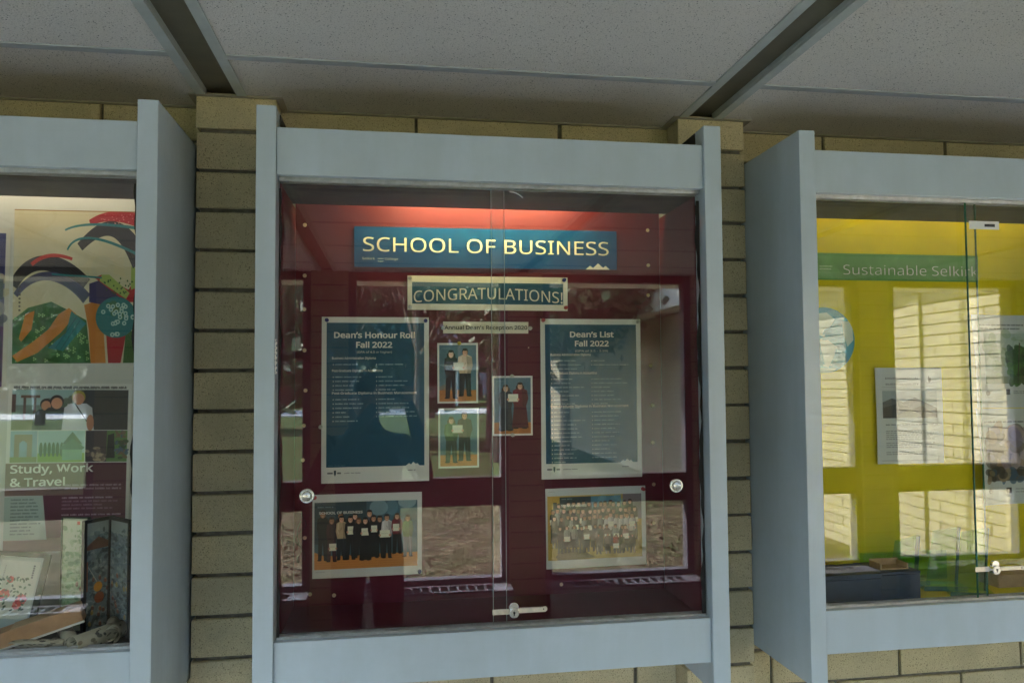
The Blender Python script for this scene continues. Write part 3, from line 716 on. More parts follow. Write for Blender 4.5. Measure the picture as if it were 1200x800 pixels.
wr = MB(); pts = [(-.2330+.018*math.sin(t*.36)*math.sin(t*.17), .318-.012*math.sin(t*.2), -.310-.0052*t) for t in range(26)]
for a_, b__ in zip(pts, pts[1:]): wr.tube(a_, b__, .0011, seg=6)
pts = [(-.2330-.010*math.sin(t*.24), .316, -.330-.0048*t) for t in range(22)]
for a_, b__ in zip(pts, pts[1:]): wr.tube(a_, b__, .0011, seg=6)
wr.build('wire', simple('dark_red_wire', (.05, .008, .012), .5), label='thin dark wire hanging in a loop at the left edge of the maroon board', category='wire')
# push pins
def pin(x, z, c, label, y=YB):
    m = MT.setdefault('pin'+str(c), simple('push_pin_plastic', c, .3, .5, var=.02))
    mb = MB(); n = 14
    rows = [[(x+r*math.cos(2*math.pi*i/n), y-.001+d, z+r*math.sin(2*math.pi*i/n)) for i in range(n+1)] for r, d in ((.0052, 0), (.0052, -.002), (.0030, -.003), (.0028, -.008), (.0046, -.0095), (.0044, -.0108), (.0003, -.0112))]
    o = mb.grid(rows).build('push_pin', m, smooth=True, label=label, category='push pin')
RED = (.45, .012, .02); BLU = (.02, .03, .22); CLR = (.55, .54, .48); YEL = (.70, .50, .03)
pin(-.1720, .1835, BLU, 'blue push pin at the top left corner of the Honour Roll poster'); pin(.0830, .1830, BLU, 'blue push pin at the top right corner of the Honour Roll poster')
pin(.4590, .2960, BLU, 'blue push pin at the top right corner of the congratulations sign'); pin(.4630, .2205, RED, 'red push pin at the bottom right corner of the congratulations sign')
pin(.0420, .2960, CLR, 'clear push pin at the top left corner of the congratulations sign'); pin(.0420, .2195, CLR, 'clear push pin at the bottom left corner of the congratulations sign')
pin(.4000, .1860, (.50, .10, .12), 'pinkish red push pin at the top left corner of the Dean\'s List poster'); pin(.6660, .1830, CLR, 'clear push pin at the top right corner of the Dean\'s List poster')
pin(.1720, .1235, YEL, 'yellow push pin at the top of the upper left small photograph'); pin(.2085+.105, .0350, CLR, 'clear push pin at the top of the middle small photograph'); pin(.3140, -.1225, CLR, 'clear push pin at the bottom of the middle small photograph')
pin(-.2010, -.2735, RED, 'red push pin at the top left corner of the thirteen person group photograph'); pin(.0660, -.4720, BLU, 'blue push pin at the bottom right corner of the thirteen person group photograph')
pin(.6740, -.2760, RED, 'red push pin at the top right corner of the crowd photograph'); pin(-.1870, -.0930, CLR, 'clear push pin on the left edge of the Honour Roll poster')
pin(.1290, .1640, CLR, 'clear push pin on the left end of the caption strip'); pin(.3640, .1640, CLR, 'clear push pin on the right end of the caption strip')

# ------------------------------------------------------------------ left case
# plain stand-in for the woodblock wall hanging: same size and colours, abstract robes, fans and blossom
cv = Cv(620, 740, (206, 196, 160)); cv.blotch(0, 0, 1, 1, [(212, 204, 172), (196, 184, 146), (190, 190, 166)], 60, .05, .2, .3); cv.blur(12)
GR = (48, 96, 44); OR = (196, 122, 44); TL = (30, 116, 122); PU = (56, 50, 92); RD = (168, 30, 44)
cv.poly([(.0, .72), (.12, .64), (.3, .60), (.45, .66), (.58, .72), (.62, 1), (0, 1)], GR)
for _ in range(60):
    x, y = rng.uniform(.02, .6), rng.uniform(.68, .98)
    for a in range(3): cv.ell(x+.009*math.cos(a*2.1), y+.008*math.sin(a*2.1), .006, .005, (150, 190, 120))
cv.poly([(.36, .68), (.44, .64), (.50, .68), (.38, .80), (.20, .93), (.04, .99), (.0, .95), (.16, .86), (.28, .78)], OR)
cv.poly([(.10, .68), (.17, .66), (.15, .78), (.07, .86), (.05, .84)], OR)
cv.poly([(.46, .66), (.58, .74), (.40, .92), (.28, .90), (.42, .80)], TL); cv.line(.50, .70, .34, .90, 2, (16, 70, 80)); cv.line(.53, .72, .38, .91, 2, (16, 70, 80))
cv.poly([(.56, .62), (.70, .58), (.74, 1), (.62, 1), (.60, .78)], OR); cv.poly([(.74, .8), (.9, .82), (.86, 1), (.76, 1)], RD); cv.poly([(.9, .8), (1, .78), (1, 1), (.88, 1)], GR)
cv.poly([(.60, .48), (.74, .44), (.90, .56), (.84, .64), (.60, .60)], PU); cv.poly([(.64, .44), (.7, .42), (.92, .52), (.98, .44), (1, .44), (1, .60), (.9, .60)], RD)
cv.poly([(.70, .42), (.76, .42), (.93, .54), (.90, .58), (.68, .46)], (150, 172, 90)); cv.poly([(.94, .36), (.99, .38), (1, .5), (.94, .52)], (150, 172, 90))
for _ in range(26): cv.ell(rng.uniform(.7, .95), rng.uniform(.44, .55), .006, .006, (40, 80, 40))
cv.ell(.82, .70, .165, .135, TL); cv.blotch(.74, .62, .86, .7, [(70, 110, 60)], 6, .02, .04, .6)
for _ in range(26):
    a, r_ = rng.uniform(0, 6.3), rng.uniform(.2, .95); x, y = .82+.155*r_*math.cos(a), .70+.125*r_*math.sin(a); cv.ell(x, y, .018, .015, (176, 206, 200)); cv.ell(x, y, .007, .006, TL)
INKY = (30, 28, 36)
def swathe(pts, w0, w1, c, ribs=5):
    P = np.array(pts, float); n = 40; tt = np.linspace(0, 1, n); q = np.linspace(0, 1, len(P))
    co = [np.polyfit(q, P[:, a], min(3, len(P)-1)) for a in (0, 1)]; X = np.polyval(co[0], tt); Y = np.polyval(co[1], tt)
    dx, dy = np.gradient(X), np.gradient(Y); L = np.hypot(dx, dy); nx, ny = -dy/L, dx/L; w_ = w0+(w1-w0)*tt
    cv.poly(list(zip(X+nx*w_, Y+ny*w_))+list(zip((X-nx*w_)[::-1], (Y-ny*w_)[::-1])), c)
    for r_ in range(ribs):
        f_ = -.8+1.6*r_/max(1, ribs-1); a, b_ = X+nx*w_*f_, Y+ny*w_*f_
        cv.poly(list(zip(a+nx*.0025, b_+ny*.0025))+list(zip((a-nx*.0025)[::-1], (b_-ny*.0025)[::-1])), tuple(min(255, v+48) for v in c), .6)
swathe([(.0, .50), (.16, .36), (.36, .37), (.56, .50)], .035, .065, INKY, 7)
swathe([(.02, .56), (.20, .44), (.40, .46), (.58, .58)], .02, .04, (52, 52, 84), 5)
swathe([(.52, .24), (.72, .12), (.88, .16), (1.02, .34)], .03, .075, INKY, 7)
swathe([(.14, .36), (.28, .30), (.46, .32)], .014, .010, (190, 52, 44), 0)
swathe([(.60, .08), (.78, .035), (1.0, .06)], .02, .045, RD, 0); cv.blotch(.68, .02, .98, .09, [(220, 150, 140)], 26, .003, .006)
swathe([(.40, .13), (.62, .09), (.98, .11)], .006, .010, TL, 0); swathe([(.42, .26), (.6, .18), (.98, .28)], .006, .010, TL, 0); swathe([(.30, .42), (.5, .43), (.70, .44)], .006, .006, TL, 0)
for i in range(7): cv.rect(.045, .50+.025*i, .06, .512+.025*i, (60, 54, 50), .8)
cv.rect(0, 0, 1, .006, (150, 110, 60)); cv.blur(1); cv.noise(3)
sheet('wall_hanging', -.9220, -.6340, .0735, .4545, YB, cv.mat('printed_cloth', .8), tilt=-.004, bend=.002, label='cream cloth hanging printed with green, orange and teal robes and dark shapes', category='wall hanging')

MAR = (84, 26, 50)
cv = Cv(560, 980, (218, 218, 210))
cv.rect(.03, .035, .97, .26, (104, 128, 120)); cv.rect(.03, .035, .55, .12, (146, 176, 176)); cv.rect(.03, .20, .55, .26, (96, 96, 60)); cv.poly([(.52, .035), (.97, .035), (.97, .26), (.66, .26), (.64, .12), (.5, .1)], (48, 50, 54))
cv.rect(.03, .06, .06, .16, (60, 40, 36)); cv.rect(.12, .07, .14, .2, (80, 56, 48)); cv.rect(.20, .07, .22, .2, (80, 56, 48)); cv.rect(.1, .065, .25, .08, (86, 60, 50)); cv.blotch(.28, .1, .52, .18, [(60, 86, 70), (84, 100, 84)], 30, .02, .04)
def bust(x, y, s, hair, skin, shirt):
    cv.poly([(x-s*1.1, y+s*.6), (x-s*1.9, y+s*1.0), (x-s*2.2, .26), (x+s*2.2, .26), (x+s*1.9, y+s*1.0), (x+s*1.1, y+s*.6)], shirt); cv.ell(x, y, s*.95, s*.62, hair); cv.ell(x, y+s*.18, s*.78, s*.55, skin)
bust(.30, .115, .05, HR[0], SK[3], (30, 44, 56)); bust(.385, .10, .058, HR[0], SK[1], (34, 44, 52)); cv.rect(.29, .19, .52, .26, (48, 70, 74), .5)
bust(.56, .075, .06, (150, 140, 40), SK[3], (206, 208, 214)); cv.rect(.47, .115, .5, .25, (206, 208, 214)); cv.line(.53, .11, .64, .22, 5, (40, 40, 44)); cv.ell(.66, .22, .03, .045, SK[3])
cv.rect(.03, .265, .24, .44, (140, 170, 180)); cv.rect(.06, .285, .20, .33, (140, 128, 100)); cv.rect(.06, .33, .10, .42, (140, 128, 100)); cv.rect(.16, .33, .20, .42, (140, 128, 100)); cv.ell(.13, .35, .03, .03, (150, 180, 190)); cv.rect(.03, .41, .24, .44, (126, 140, 80))
cv.rect(.245, .265, .62, .44, (156, 190, 190)); cv.rect(.245, .39, .62, .44, (120, 160, 60)); [cv.ell(.27+.033*i, .37, .014, .04, (40, 92, 60)) for i in range(7)]
cv.rect(.44, .34, .60, .43, (120, 170, 140)); cv.poly([(.44, .34), (.52, .27), (.60, .34)], (46, 90, 76)); cv.poly([(.42, .36), (.52, .31), (.62, .36), (.60, .37), (.44, .37)], (60, 110, 90))
cv.rect(.625, .265, .80, .44, (72, 62, 66)); cv.blotch(.63, .36, .79, .43, [(190, 170, 140), (120, 100, 90)], 20, .01, .02); cv.rect(.80, .265, .97, .44, (90, 130, 70)); cv.poly([(.81, .29), (.86, .28), (.87, .42), (.80, .42)], (30, 30, 34)); cv.blotch(.88, .27, .96, .42, [(70, 92, 120), (120, 90, 70), (50, 70, 50)], 24, .01, .025)
cv.rect(0, .445, .62, .625, (124, 98, 88)); cv.rect(.62, .445, .97, .88, MAR); cv.rect(.3, .625, .64, .88, MAR); cv.rect(0, .86, .62, .935, (106, 80, 74))
cv.poly([(.0, .63), (.30, .625), (.34, .87), (.0, .87)], (166, 182, 172))
cv.greek(.04, .026, .95, .013, (50, 50, 56), .9)
for i in range(2): cv.greek(.47, .575+.02*i, .93, .011, (206, 190, 196), .8)
for i, y in enumerate([.645, .665, .685, .705, .74, .775, .795, .83, .86]): cv.greek(.45, y, rng.uniform(.75, .95), .010, (210, 196, 202), .9 if i in (0, 4, 5) else .55)
for i in range(11): cv.greek(.05, .65+.019*i, rng.uniform(.2, .29), .009, (60, 70, 70), .6)
cv.greek(.1, .965, .3, .010, (60, 60, 60), .9); crest(cv, .2, .963, .014, (70, 70, 70))
cv.a[:441] = cv.a[:441]; cv.blur(2); cv.noise(3)
sp_ = sheet('study_poster', -.9300, -.6470, -.4130, .0232, YB, cv.mat('study_poster_print', .5), tilt=.012, bend=.003, label='maroon and white poster reading Study, Work & Travel with photographs', category='poster')
text_mesh('Study, Work', -.9180, -.7300, -.1925, -.1690, YT-.0035, mInk, sp_, bold=.018); text_mesh('& Travel', -.9180, -.7945, -.2245, -.2010, YT-.0035, mInk, sp_, bold=.018)
text_mesh('Japan, Spain, Scotland, France, Chile, Korea, Mexico, Argentina, Australia ...and more!!', -.9130, -.6560, .0095, .0150, YT-.0035, mBlack, sp_, bold=.015)
cv = Cv(300, 440, (200, 196, 182)); cv.rect(.04, .03, .96, .93, (40, 42, 96)); cv.rect(.04, .30, .96, .58, (110, 108, 128), .6); cv.rect(.04, .58, .96, .93, (72, 26, 86)); cv.blotch(.05, .28, .95, .55, [(150, 144, 132), (60, 64, 84), (190, 176, 140)], 60, .02, .06, .7)
for i in range(9): cv.rect(.80+.002*i, .30, .95, .42, (50, 56, 70), .3)
cv.greek(.6, .965, .95, .012, (90, 90, 90)); cv.blur(1)
sheet('purple_poster', -1.2000, -.9320, -.0110, .4070, YB, cv.mat('purple_poster_print', .5), tilt=.010, label='dark blue and purple poster with a pale border, cut by the left edge', category='poster')

# framed flower picture leaning on the back
fr = empty('framed_picture', (-.875, .175, -.5495), label='small green framed picture of red flowers leaning at the left', category='framed picture')
def frame_bars(W, H, t, d, par, m, name='frame'):
    MB().box(-W/2, -W/2+t, -d, 0, 0, H).box(W/2-t, W/2, -d, 0, 0, H).box(-W/2+t, W/2-t, -d, 0, 0, t*.7).box(-W/2+t, W/2-t, -d, 0, H-t*.7, H).build(name, m, par, bevel=.001)
mGreenF = simple('green_frame', (.055, .075, .045), .5, .4, var=.2, scale=40)
frame_bars(.118, .190, .013, .012, fr, mGreenF)
cv = Cv(220, 380, (178, 186, 172)); cv.rect(.0, .74, 1, 1, (160, 176, 170)); cv.rect(.08, .05, .92, .80, (196, 200, 184))
for cx_, cy_2, r_ in ((.3, .50, .12), (.68, .55, .12), (.36, .3, .07), (.62, .62, .09)):
    for a in range(7): cv.ell(cx_+r_*.6*math.cos(a*.9), cy_2+r_*.4*math.sin(a*.9), r_*.45, r_*.25, [(196, 74, 60), (214, 112, 92), (170, 50, 46)][a % 3])
for _ in range(46):
    x, y, a = rng.uniform(.15, .85), rng.uniform(.25, .70), rng.uniform(0, 6.3); cv.ell(x, y, .035, .012, [(60, 92, 62), (40, 62, 48)][rng.integers(2)], rng.uniform(0, 180), .85)
for i in range(6): cv.rect(.78, .1+.03*i, .82, .12+.03*i, (60, 60, 60), .8); cv.rect(.18, .12+.03*i, .2, .135+.03*i, (80, 70, 70), .6)
cv.blur(1)
pc = sheet('picture', -.048, .048, .010, .180, -.004, cv.mat('flower_print', .4)); pc.parent = fr
fr.rotation_euler = (R(-17), R(8), R(6))
fr.location = (-.868, .185, -.549)

# folding screen: dark framed painted leaves standing in a zigzag
scn = empty('folding_screen', (-.68, .22, -.5495), label='black edged folding screen with painted misty landscape panels', category='folding screen')
def scene_panel(name, x0, x1, H, y0, y1, seed, pale=False):
    W = math.hypot(x1-x0, y1-y0); rg = np.random.default_rng(seed)
    cv = Cv(200, 620, (112, 128, 134) if not pale else (150, 174, 136))
    if pale: cv.rect(0, 0, 1, .30, (182, 190, 160))
    else: cv.rect(0, 0, 1, .12, (150, 160, 156))
    pal = [(58, 78, 84), (136, 152, 152), (36, 52, 58), (168, 180, 172)] if not pale else [(150, 170, 130), (108, 146, 96), (170, 186, 150), (90, 126, 84)]
    for _ in range(230):
        x, y = rg.uniform(0, 1), rg.uniform(.08, 1); cv.ell(x, y, rg.uniform(.03, .12), rg.uniform(.006, .024), pal[rg.integers(4)], rg.uniform(-30, 30), .55)
    for _ in range(12 if not pale else 5):
        x, y = rg.uniform(.1, .9), rg.uniform(.5, .95); cv.ell(x, y, .07, .018, [(150, 70, 44), (182, 150, 60), (110, 50, 40)][rg.integers(3)], rg.uniform(0, 90), .7); cv.ell(x, y-.02, .03, .008, (196, 160, 130), al=.7)
    if seed == 2:
        cv.poly([(.0, .22), (.5, .14), (1, .21), (1, .25), (0, .25)], (120, 76, 56)); [cv.line(.1*i, .25, .45+.02*i, .16, 1.5, (70, 44, 36)) for i in range(11)]
        cv.ell(.5, .60, .18, .045, (226, 150, 30)); cv.ell(.55, .70, .2, .05, (150, 66, 26)); cv.line(.1, .40, .45, .55, 5, (190, 190, 176)); cv.rect(.0, .35, .08, .62, (150, 90, 60))
    if pale: cv.rect(.55, .03, .68, .06, (206, 90, 70))
    cv.blur(1); cv.noise(4)
    L = empty('screen_leaf'); L.parent = scn; L.location = Vector((x0+.68, y0-.22, 0)); L.rotation_euler = (0, 0, math.atan2(y1-y0, x1-x0))
    m = MT['black'] if not pale else mGreenF
    t = .007 if not pale else .002
    MB().box(0, t, -.009, 0, 0, H).box(W-t, W, -.009, 0, 0, H).box(t, W-t, -.009, 0, 0, t).box(t, W-t, -.009, 0, H-t, H).box(t, W-t, -.003, 0, t, H-t).build('leaf_frame', m, L)
    s_ = sheet('painting', t, W-t, t, H-t, -.0062, cv.mat(name, .35)); s_.parent = L
scene_panel('leaf_art_a', -.7620, -.6970, .262, .235, .215, 4, True)
scene_panel('leaf_art_b', -.6960, -.6560, .262, .160, .235, 2)
scene_panel('leaf_art_c', -.6530, -.5840, .262, .225, .150, 3)

# long cardboard box lying askew
bx = empty('cardboard_box', (-.79, .12, -.5495), label='long brown cardboard box lying slanted on the shelf of the left case', category='box')
mb = MB().box(-.105, .105, -.030, .030, .0, .035); mb.build('box_body', MT['cork'], bx, bevel=.002)
MB().box(-.107, -.1052, -.028, .028, .002, .033).build('box_end', MT['cardwhite'], bx)
MB().box(-.03, .105, -.0305, .0305, .0352, .0362).build('box_flap', MT['tan'], bx)
MB().box(-.104, .107, -.033, -.0305, -.0, .004).build('box_edge', MT['cardwhite'], bx)
bx.location = (-.778, .120, -.528); bx.rotation_euler = (0, R(-15), R(14))
# curled printed scrolls at the front
cv = Cv(256, 256, (170, 166, 148)); cv.blotch(0, 0, 1, 1, [(60, 62, 60), (120, 110, 90), (40, 44, 46), (90, 86, 74)], 40, .01, .06, .8); cv.blur(1)
mscroll = cv.mat('scroll_print', .7)
def scroll(x, y, z, r, L, ang, turns, label, rise=0.):
    me = bpy.data.meshes.new('paper_scroll'); v = []; f = []; uv = []; n = 44
    for i in range(n+1):
        t = i/n; a = turns*2*math.pi*t-1.3; rad = r*(1-.45*t)
        for j, s_ in enumerate((0, .5, 1)):
            v.append((rad*math.cos(a), (s_-.5)*L, rad*math.sin(a)+r)); uv.append((t, s_))
    # the loose tail
    for i in range(n):
        for j in range(2): q = i*3+j; f.append((q, q+1, q+4, q+3))
    me.from_pydata(v, [], f); me.update(); l_ = me.uv_layers.new(name='UVMap')
    for lp in me.loops: l_.data[lp.index].uv = uv[lp.vertex_index]
    o = link('paper_scroll', me, mscroll, None, label=label, category='scroll'); o.location = (x, y, z); o.rotation_euler = (rise, 0, ang)
    md = o.modifiers.new('solid', 'SOLIDIFY'); md.thickness = .0016
    me.polygons.foreach_set('use_smooth', [True]*len(me.polygons))
ZS = -.5492
scroll(-.7050, .115, ZS, .019, .12, R(28), 1.1, 'loosely curled printed scroll against the right end of the cardboard box')
scroll(-.6400, .100, ZS, .022, .13, R(-28), .8, 'wide open curled scroll lying in front of the folding screen')
scroll(-.6920, .085, ZS, .011, .09, R(60), 1.4, 'small tight paper roll at the front of the left case shelf')
scroll(-.7600, .078, ZS, .016, .14, R(78), .62, 'flattened printed scroll in front of the cardboard box')
scroll(-.6250, .150, ZS, .020, .10, R(15), 1.2, 'patterned scroll standing behind the open one, below the last screen leaf')

# ------------------------------------------------------------------ right case
LG = (108, 176, 96)
cv = Cv(900, 130, (92, 150, 70)); cv.blotch(0, 0, 1, 1, [(110, 166, 90), (84, 140, 60)], 30, .05, .15, .3); cv.blur(8)
cv.ell(.030, .30, .010, .09, (226, 236, 220)); cv.ell(.034, .58, .007, .10, (226, 236, 220), -15); cv.greek(.055, .52, .12, .06, (206, 224, 196), .8); cv.greek(.055, .62, .12, .06, (206, 224, 196), .8)
sb = sheet('green_banner', 1.1850, 1.7270, .3072, .3860, YB, cv.mat('green_banner_print', .4), tilt=.0, label='pale green banner reading Sustainable Selkirk in thin white letters', category='banner')
text_mesh('Sustainable', 1.2875, 1.5530, .3235, .3590, YT-.0006, mInk, sb, bold=-.012); text_mesh('Selkirk', 1.5720, 1.7220, .3235, .3590, YT-.0006, mInk, sb, bold=-.012)
# world map disc
cv = Cv(360, 360, (70, 156, 170)); 
for q in ([(.30, .10), (.55, .08), (.68, .18), (.60, .30), (.50, .34), (.46, .44), (.36, .40), (.28, .28)], [(.42, .50), (.56, .50), (.70, .60), (.66, .72), (.56, .92), (.50, .90), (.46, .70)], [(.80, .22), (.96, .2), (.98, .5), (.88, .6), (.82, .42)], [(.1, .3), (.2, .28), (.22, .4), (.14, .44)], [(.30, .92), (.7, .93), (.6, 1), (.4, 1)]):
    cv.poly(q, (206, 220, 200))
cv.blotch(.3, .1, .65, .9, [(214, 224, 206)], 20, .01, .03, .7); cv.blur(1)
md_ = cv.mat('world_map_print', .5)
n = 48; me = bpy.data.meshes.new('globe_poster'); rad = .0945
vs = [(0, 0, 0)]+[(rad*math.cos(2*math.pi*i/n), 0, rad*math.sin(2*math.pi*i/n)) for i in range(n)]
me.from_pydata(vs, [], [(0, 1+i, 1+(i+1) % n) for i in range(n)]); me.update(); lu = me.uv_layers.new(name='UVMap')
for lp in me.loops:
    p_ = vs[lp.vertex_index]; lu.data[lp.index].uv = (.5+p_[0]/rad/2, .5+p_[2]/rad/2)
go = link('globe_poster', me, md_, None, label='round blue and white world map cut by the frame of the right case', category='map'); go.location = (1.2240, YB, .1330)
mo = go.modifiers.new('solid', 'SOLIDIFY'); mo.thickness = .001

def sheet_info(name, x0, x1, z0, z1, label, bend, kind, lean=0.):
    cv = Cv(420, int(420*(z1-z0)/(x1-x0)), (196, 204, 202)); G = (70, 78, 80)
    if kind == 'env':
        cv.rect(.10, .24, .92, .525, (150, 164, 168)); cv.poly([(.10, .36), (.25, .32), (.42, .36), (.6, .31), (.92, .42), (.92, .525), (.1, .525)], (84, 92, 92)); cv.poly([(.1, .42), (.3, .38), (.5, .45), (.7, .40), (.92, .5), (.92, .525), (.1, .525)], (52, 58, 56)); cv.poly([(.3, .5), (.55, .44), (.7, .5), (.6, .525), (.35, .525)], (92, 100, 70))
        cv.greek(.14, .60, .94, .013, G, .9)
        for i in range(5): cv.greek(.14, .665+.021*i, rng.uniform(.75, .9), .010, G, .75)
        for i in range(3): cv.greek(.14, .79+.021*i, rng.uniform(.75, .9), .010, G, .75)
        for i in range(2): cv.greek(.14, .885+.021*i, rng.uniform(.6, .85), .010, G, .75)
        cv.rect(.07, .965, .93, .968, G, .8); cv.ell(.82, .12, .022, .035, (70, 70, 70)); cv.ell(.83, .09, .012, .02, (196, 204, 202)); cv.rect(.1, .2, .94, .203, G, .5)
    if kind == 'tree':
        cv.greek(.12, .115, .8, .018, G, .9); cv.greek(.12, .155, .75, .018, G, .9); cv.rect(.19, .20, .97, .74, (150, 170, 160)); cv.blotch(.2, .2, .95, .7, [(170, 190, 180), (120, 150, 110)], 30, .03, .09, .5)
        cv.blotch(.58, .36, .82, .74, [(40, 84, 36), (64, 110, 44), (30, 60, 30)], 110, .02, .06, .8); cv.line(.7, .74, .74, .3, 6, (60, 56, 40)); cv.rect(.19, .66, .97, .74, (70, 92, 60), .6); cv.ell(.22, .84, .04, .03, (90, 90, 90)); cv.rect(.52, .80, .58, .86, (50, 50, 50)); cv.greek(.63, .83, .95, .012, G, .6); cv.greek(.63, .85, .9, .012, G, .6)
    if kind == 'bags':
        cv.greek(.12, .15, .8, .020, G, .9); cv.rect(.19, .20, .95, .62, (150, 140, 150)); cv.blotch(.2, .22, .94, .6, [(120, 110, 140), (176, 160, 160), (90, 80, 70), (150, 120, 90)], 50, .04, .12, .6); cv.rect(.13, .64, .95, .76, (96, 92, 84)); cv.blotch(.14, .65, .94, .75, [(60, 90, 120), (150, 130, 100), (60, 60, 50)], 26, .03, .07, .7)
        cv.ell(.18, .86, .035, .025, (60, 60, 60)); cv.rect(.46, .83, .54, .89, (50, 50, 50)); cv.greek(.6, .85, .93, .012, G, .6); cv.greek(.6, .88, .93, .012, G, .6)
    cv.blur(1)
    return sheet(name, x0, x1, z0, z1, YB-.004, cv.mat(name+'_print', .5), bend=bend, tilt=.004, label=label, category='poster')
e_ = sheet_info('information_sheet', 1.3760, 1.5885, -.2255, .0520, 'white sheet headed Environmental Sustainability with a grey hill photograph', .006, 'env')
text_mesh('ENVIRONMENTAL', 1.4080, 1.5150, .0190, .0255, YB-.0065, mBlack, e_, bold=.01); text_mesh('SUSTAINABILITY', 1.4080, 1.5150, .0020, .0085, YB-.0065, mBlack, e_, bold=.01)
sheet_info('information_sheet', 1.6900, 1.9100, -.0680, .2080, 'curled white sheet with a green tree photograph in the mustard case', .022, 'tree')
sheet_info('information_sheet', 1.6930, 1.9120, -.3520, -.0700, 'curled white sheet with a photograph of plastic waste, under the tree sheet', .030, 'bags')

for x0, x1, y0, y1, lab in ((1.0480, 1.2250, .085, .200, 'dark navy box nearest the left side of the mustard case'), (1.2270, 1.3440, .100, .215, 'dark navy box second from the left in the mustard case')):
    d = empty('navy_box', ((x0+x1)/2, y0, -.5495), label=lab, category='box')
    child(MB().box(x0, x1, y0, y1, -.5495, -.487 if x0 < 1.2 else -.484).build('box_body', MT['navy'], bevel=.001), d)
    child(MB().box(x0-.001, x1+.001, y0-.001, y1+.001, -.486 if x0 < 1.2 else -.483, -.4745 if x0 < 1.2 else -.476).build('lid', MT['navy'], bevel=.001), d)
# small wooden blocks on the second box
t = empty('wooden_tray', (1.27, .15, -.475), label='small tan wooden tray on top of the second navy box', category='tray')
child(MB().box(1.245, 1.325, .165, .169, -.4755, -.456).build('side', MT['tan']), t); child(MB().box(1.245, 1.249, .12, .1645, -.4755, -.460).build('side', MT['tan']), t)
child(MB().box(1.321, 1.325, .12, .1645, -.4755, -.460).build('side', MT['tan']), t); child(MB().box(1.2495, 1.3205, .12, .1645, -.4755, -.472).build('base', MT['tan']), t)
MB().box(1.62, 1.80, .16, .24, -.5495, -.515).build('wooden_block', MT['tan'], bevel=.002, label='tan wooden block at the right end of the mustard shelf', category='block')
# curled kraft paper at the far left of the case
MB().grid([[(1.045+.055*s_/6, .255-.045*math.sin(s_/6*2.4)+.02*math.sin(z_*.5), -.235-.25*z_/10) for s_ in range(7)] for z_ in range(11)]).build('kraft_paper', MT['cork'], solid=.001, smooth=True, label='curled tan kraft paper standing behind the first navy box', category='paper')
# green glass awards: a clear leaning plate in a slotted base
def award(x, y, w_, h_, label, rot):
    a = empty('glass_award', (x, y, -.5495), label=label, category='glass award')
    MB().box(-w_*.75, w_*.75, -.03, .03, 0, .012).build('award_base', MT['greenglass'], a, bevel=.001)
    MB().box(-w_*.75, w_*.75, -.0312, -.0302, 0, .012).build('base_edge', MT['greenedge'], a)
    mb = MB(); t_ = .006
    mb.v = [(-w_/2, -t_, .0125), (w_/2, -t_, .0125), (w_/2+.012, -t_, h_), (-w_/2+.022, -t_, h_*.93), (-w_/2, t_, .0125), (w_/2, t_, .0125), (w_/2+.012, t_, h_), (-w_/2+.022, t_, h_*.93)]
    mb.f = [(0, 1, 2, 3), (7, 6, 5, 4), (0, 4, 5, 1), (1, 5, 6, 2), (2, 6, 7, 3), (3, 7, 4, 0)]; mb.build('award_plate', MT['greenglass'], a)
    e = MB(); e.v = [(w_/2+.0003, -t_, .0125), (w_/2+.0035, -t_, .0125), (w_/2+.0155, -t_, h_), (w_/2+.0123, -t_, h_), (w_/2+.0003, t_, .0125), (w_/2+.0035, t_, .0125), (w_/2+.0155, t_, h_), (w_/2+.0123, t_, h_)]
    e.f = [(0, 1, 2, 3), (7, 6, 5, 4), (0, 4, 5, 1), (1, 5, 6, 2), (2, 6, 7, 3), (3, 7, 4, 0)]; e.build('plate_edge', MT['greenedge'], a)
    a.rotation_euler = (0, 0, rot)
award(1.395, .245, .085, .130, 'low green glass award plate beside the navy boxes', R(10))
award(1.470, .190, .075, .165, 'middle green glass award plate on the mustard shelf', R(-14))
award(1.500, .120, .070, .175, 'tall green glass award plate nearest the lock of the mustard case', R(-24))
MB().box(1.300, 1.560, .285, .300, -.5495, -.470).build('glass_slab', MT['greenglass'], label='wide green glass slab standing at the back of the mustard shelf', category='glass award')
o_ = MB(); n = 24
o_.grid([[(1.405+r_*.045*math.cos(2*math.pi*i/n), .075+r_*.016*math.sin(2*math.pi*i/n), -.5490+h_) for i in range(n+1)] for r_, h_ in ((0.01, .004), (.8, .004), (1, .002), (1, 0))]).build('glass_dish', MT['greenglass'], smooth=True, label='small flat oval glass dish at the front of the mustard shelf', category='dish')

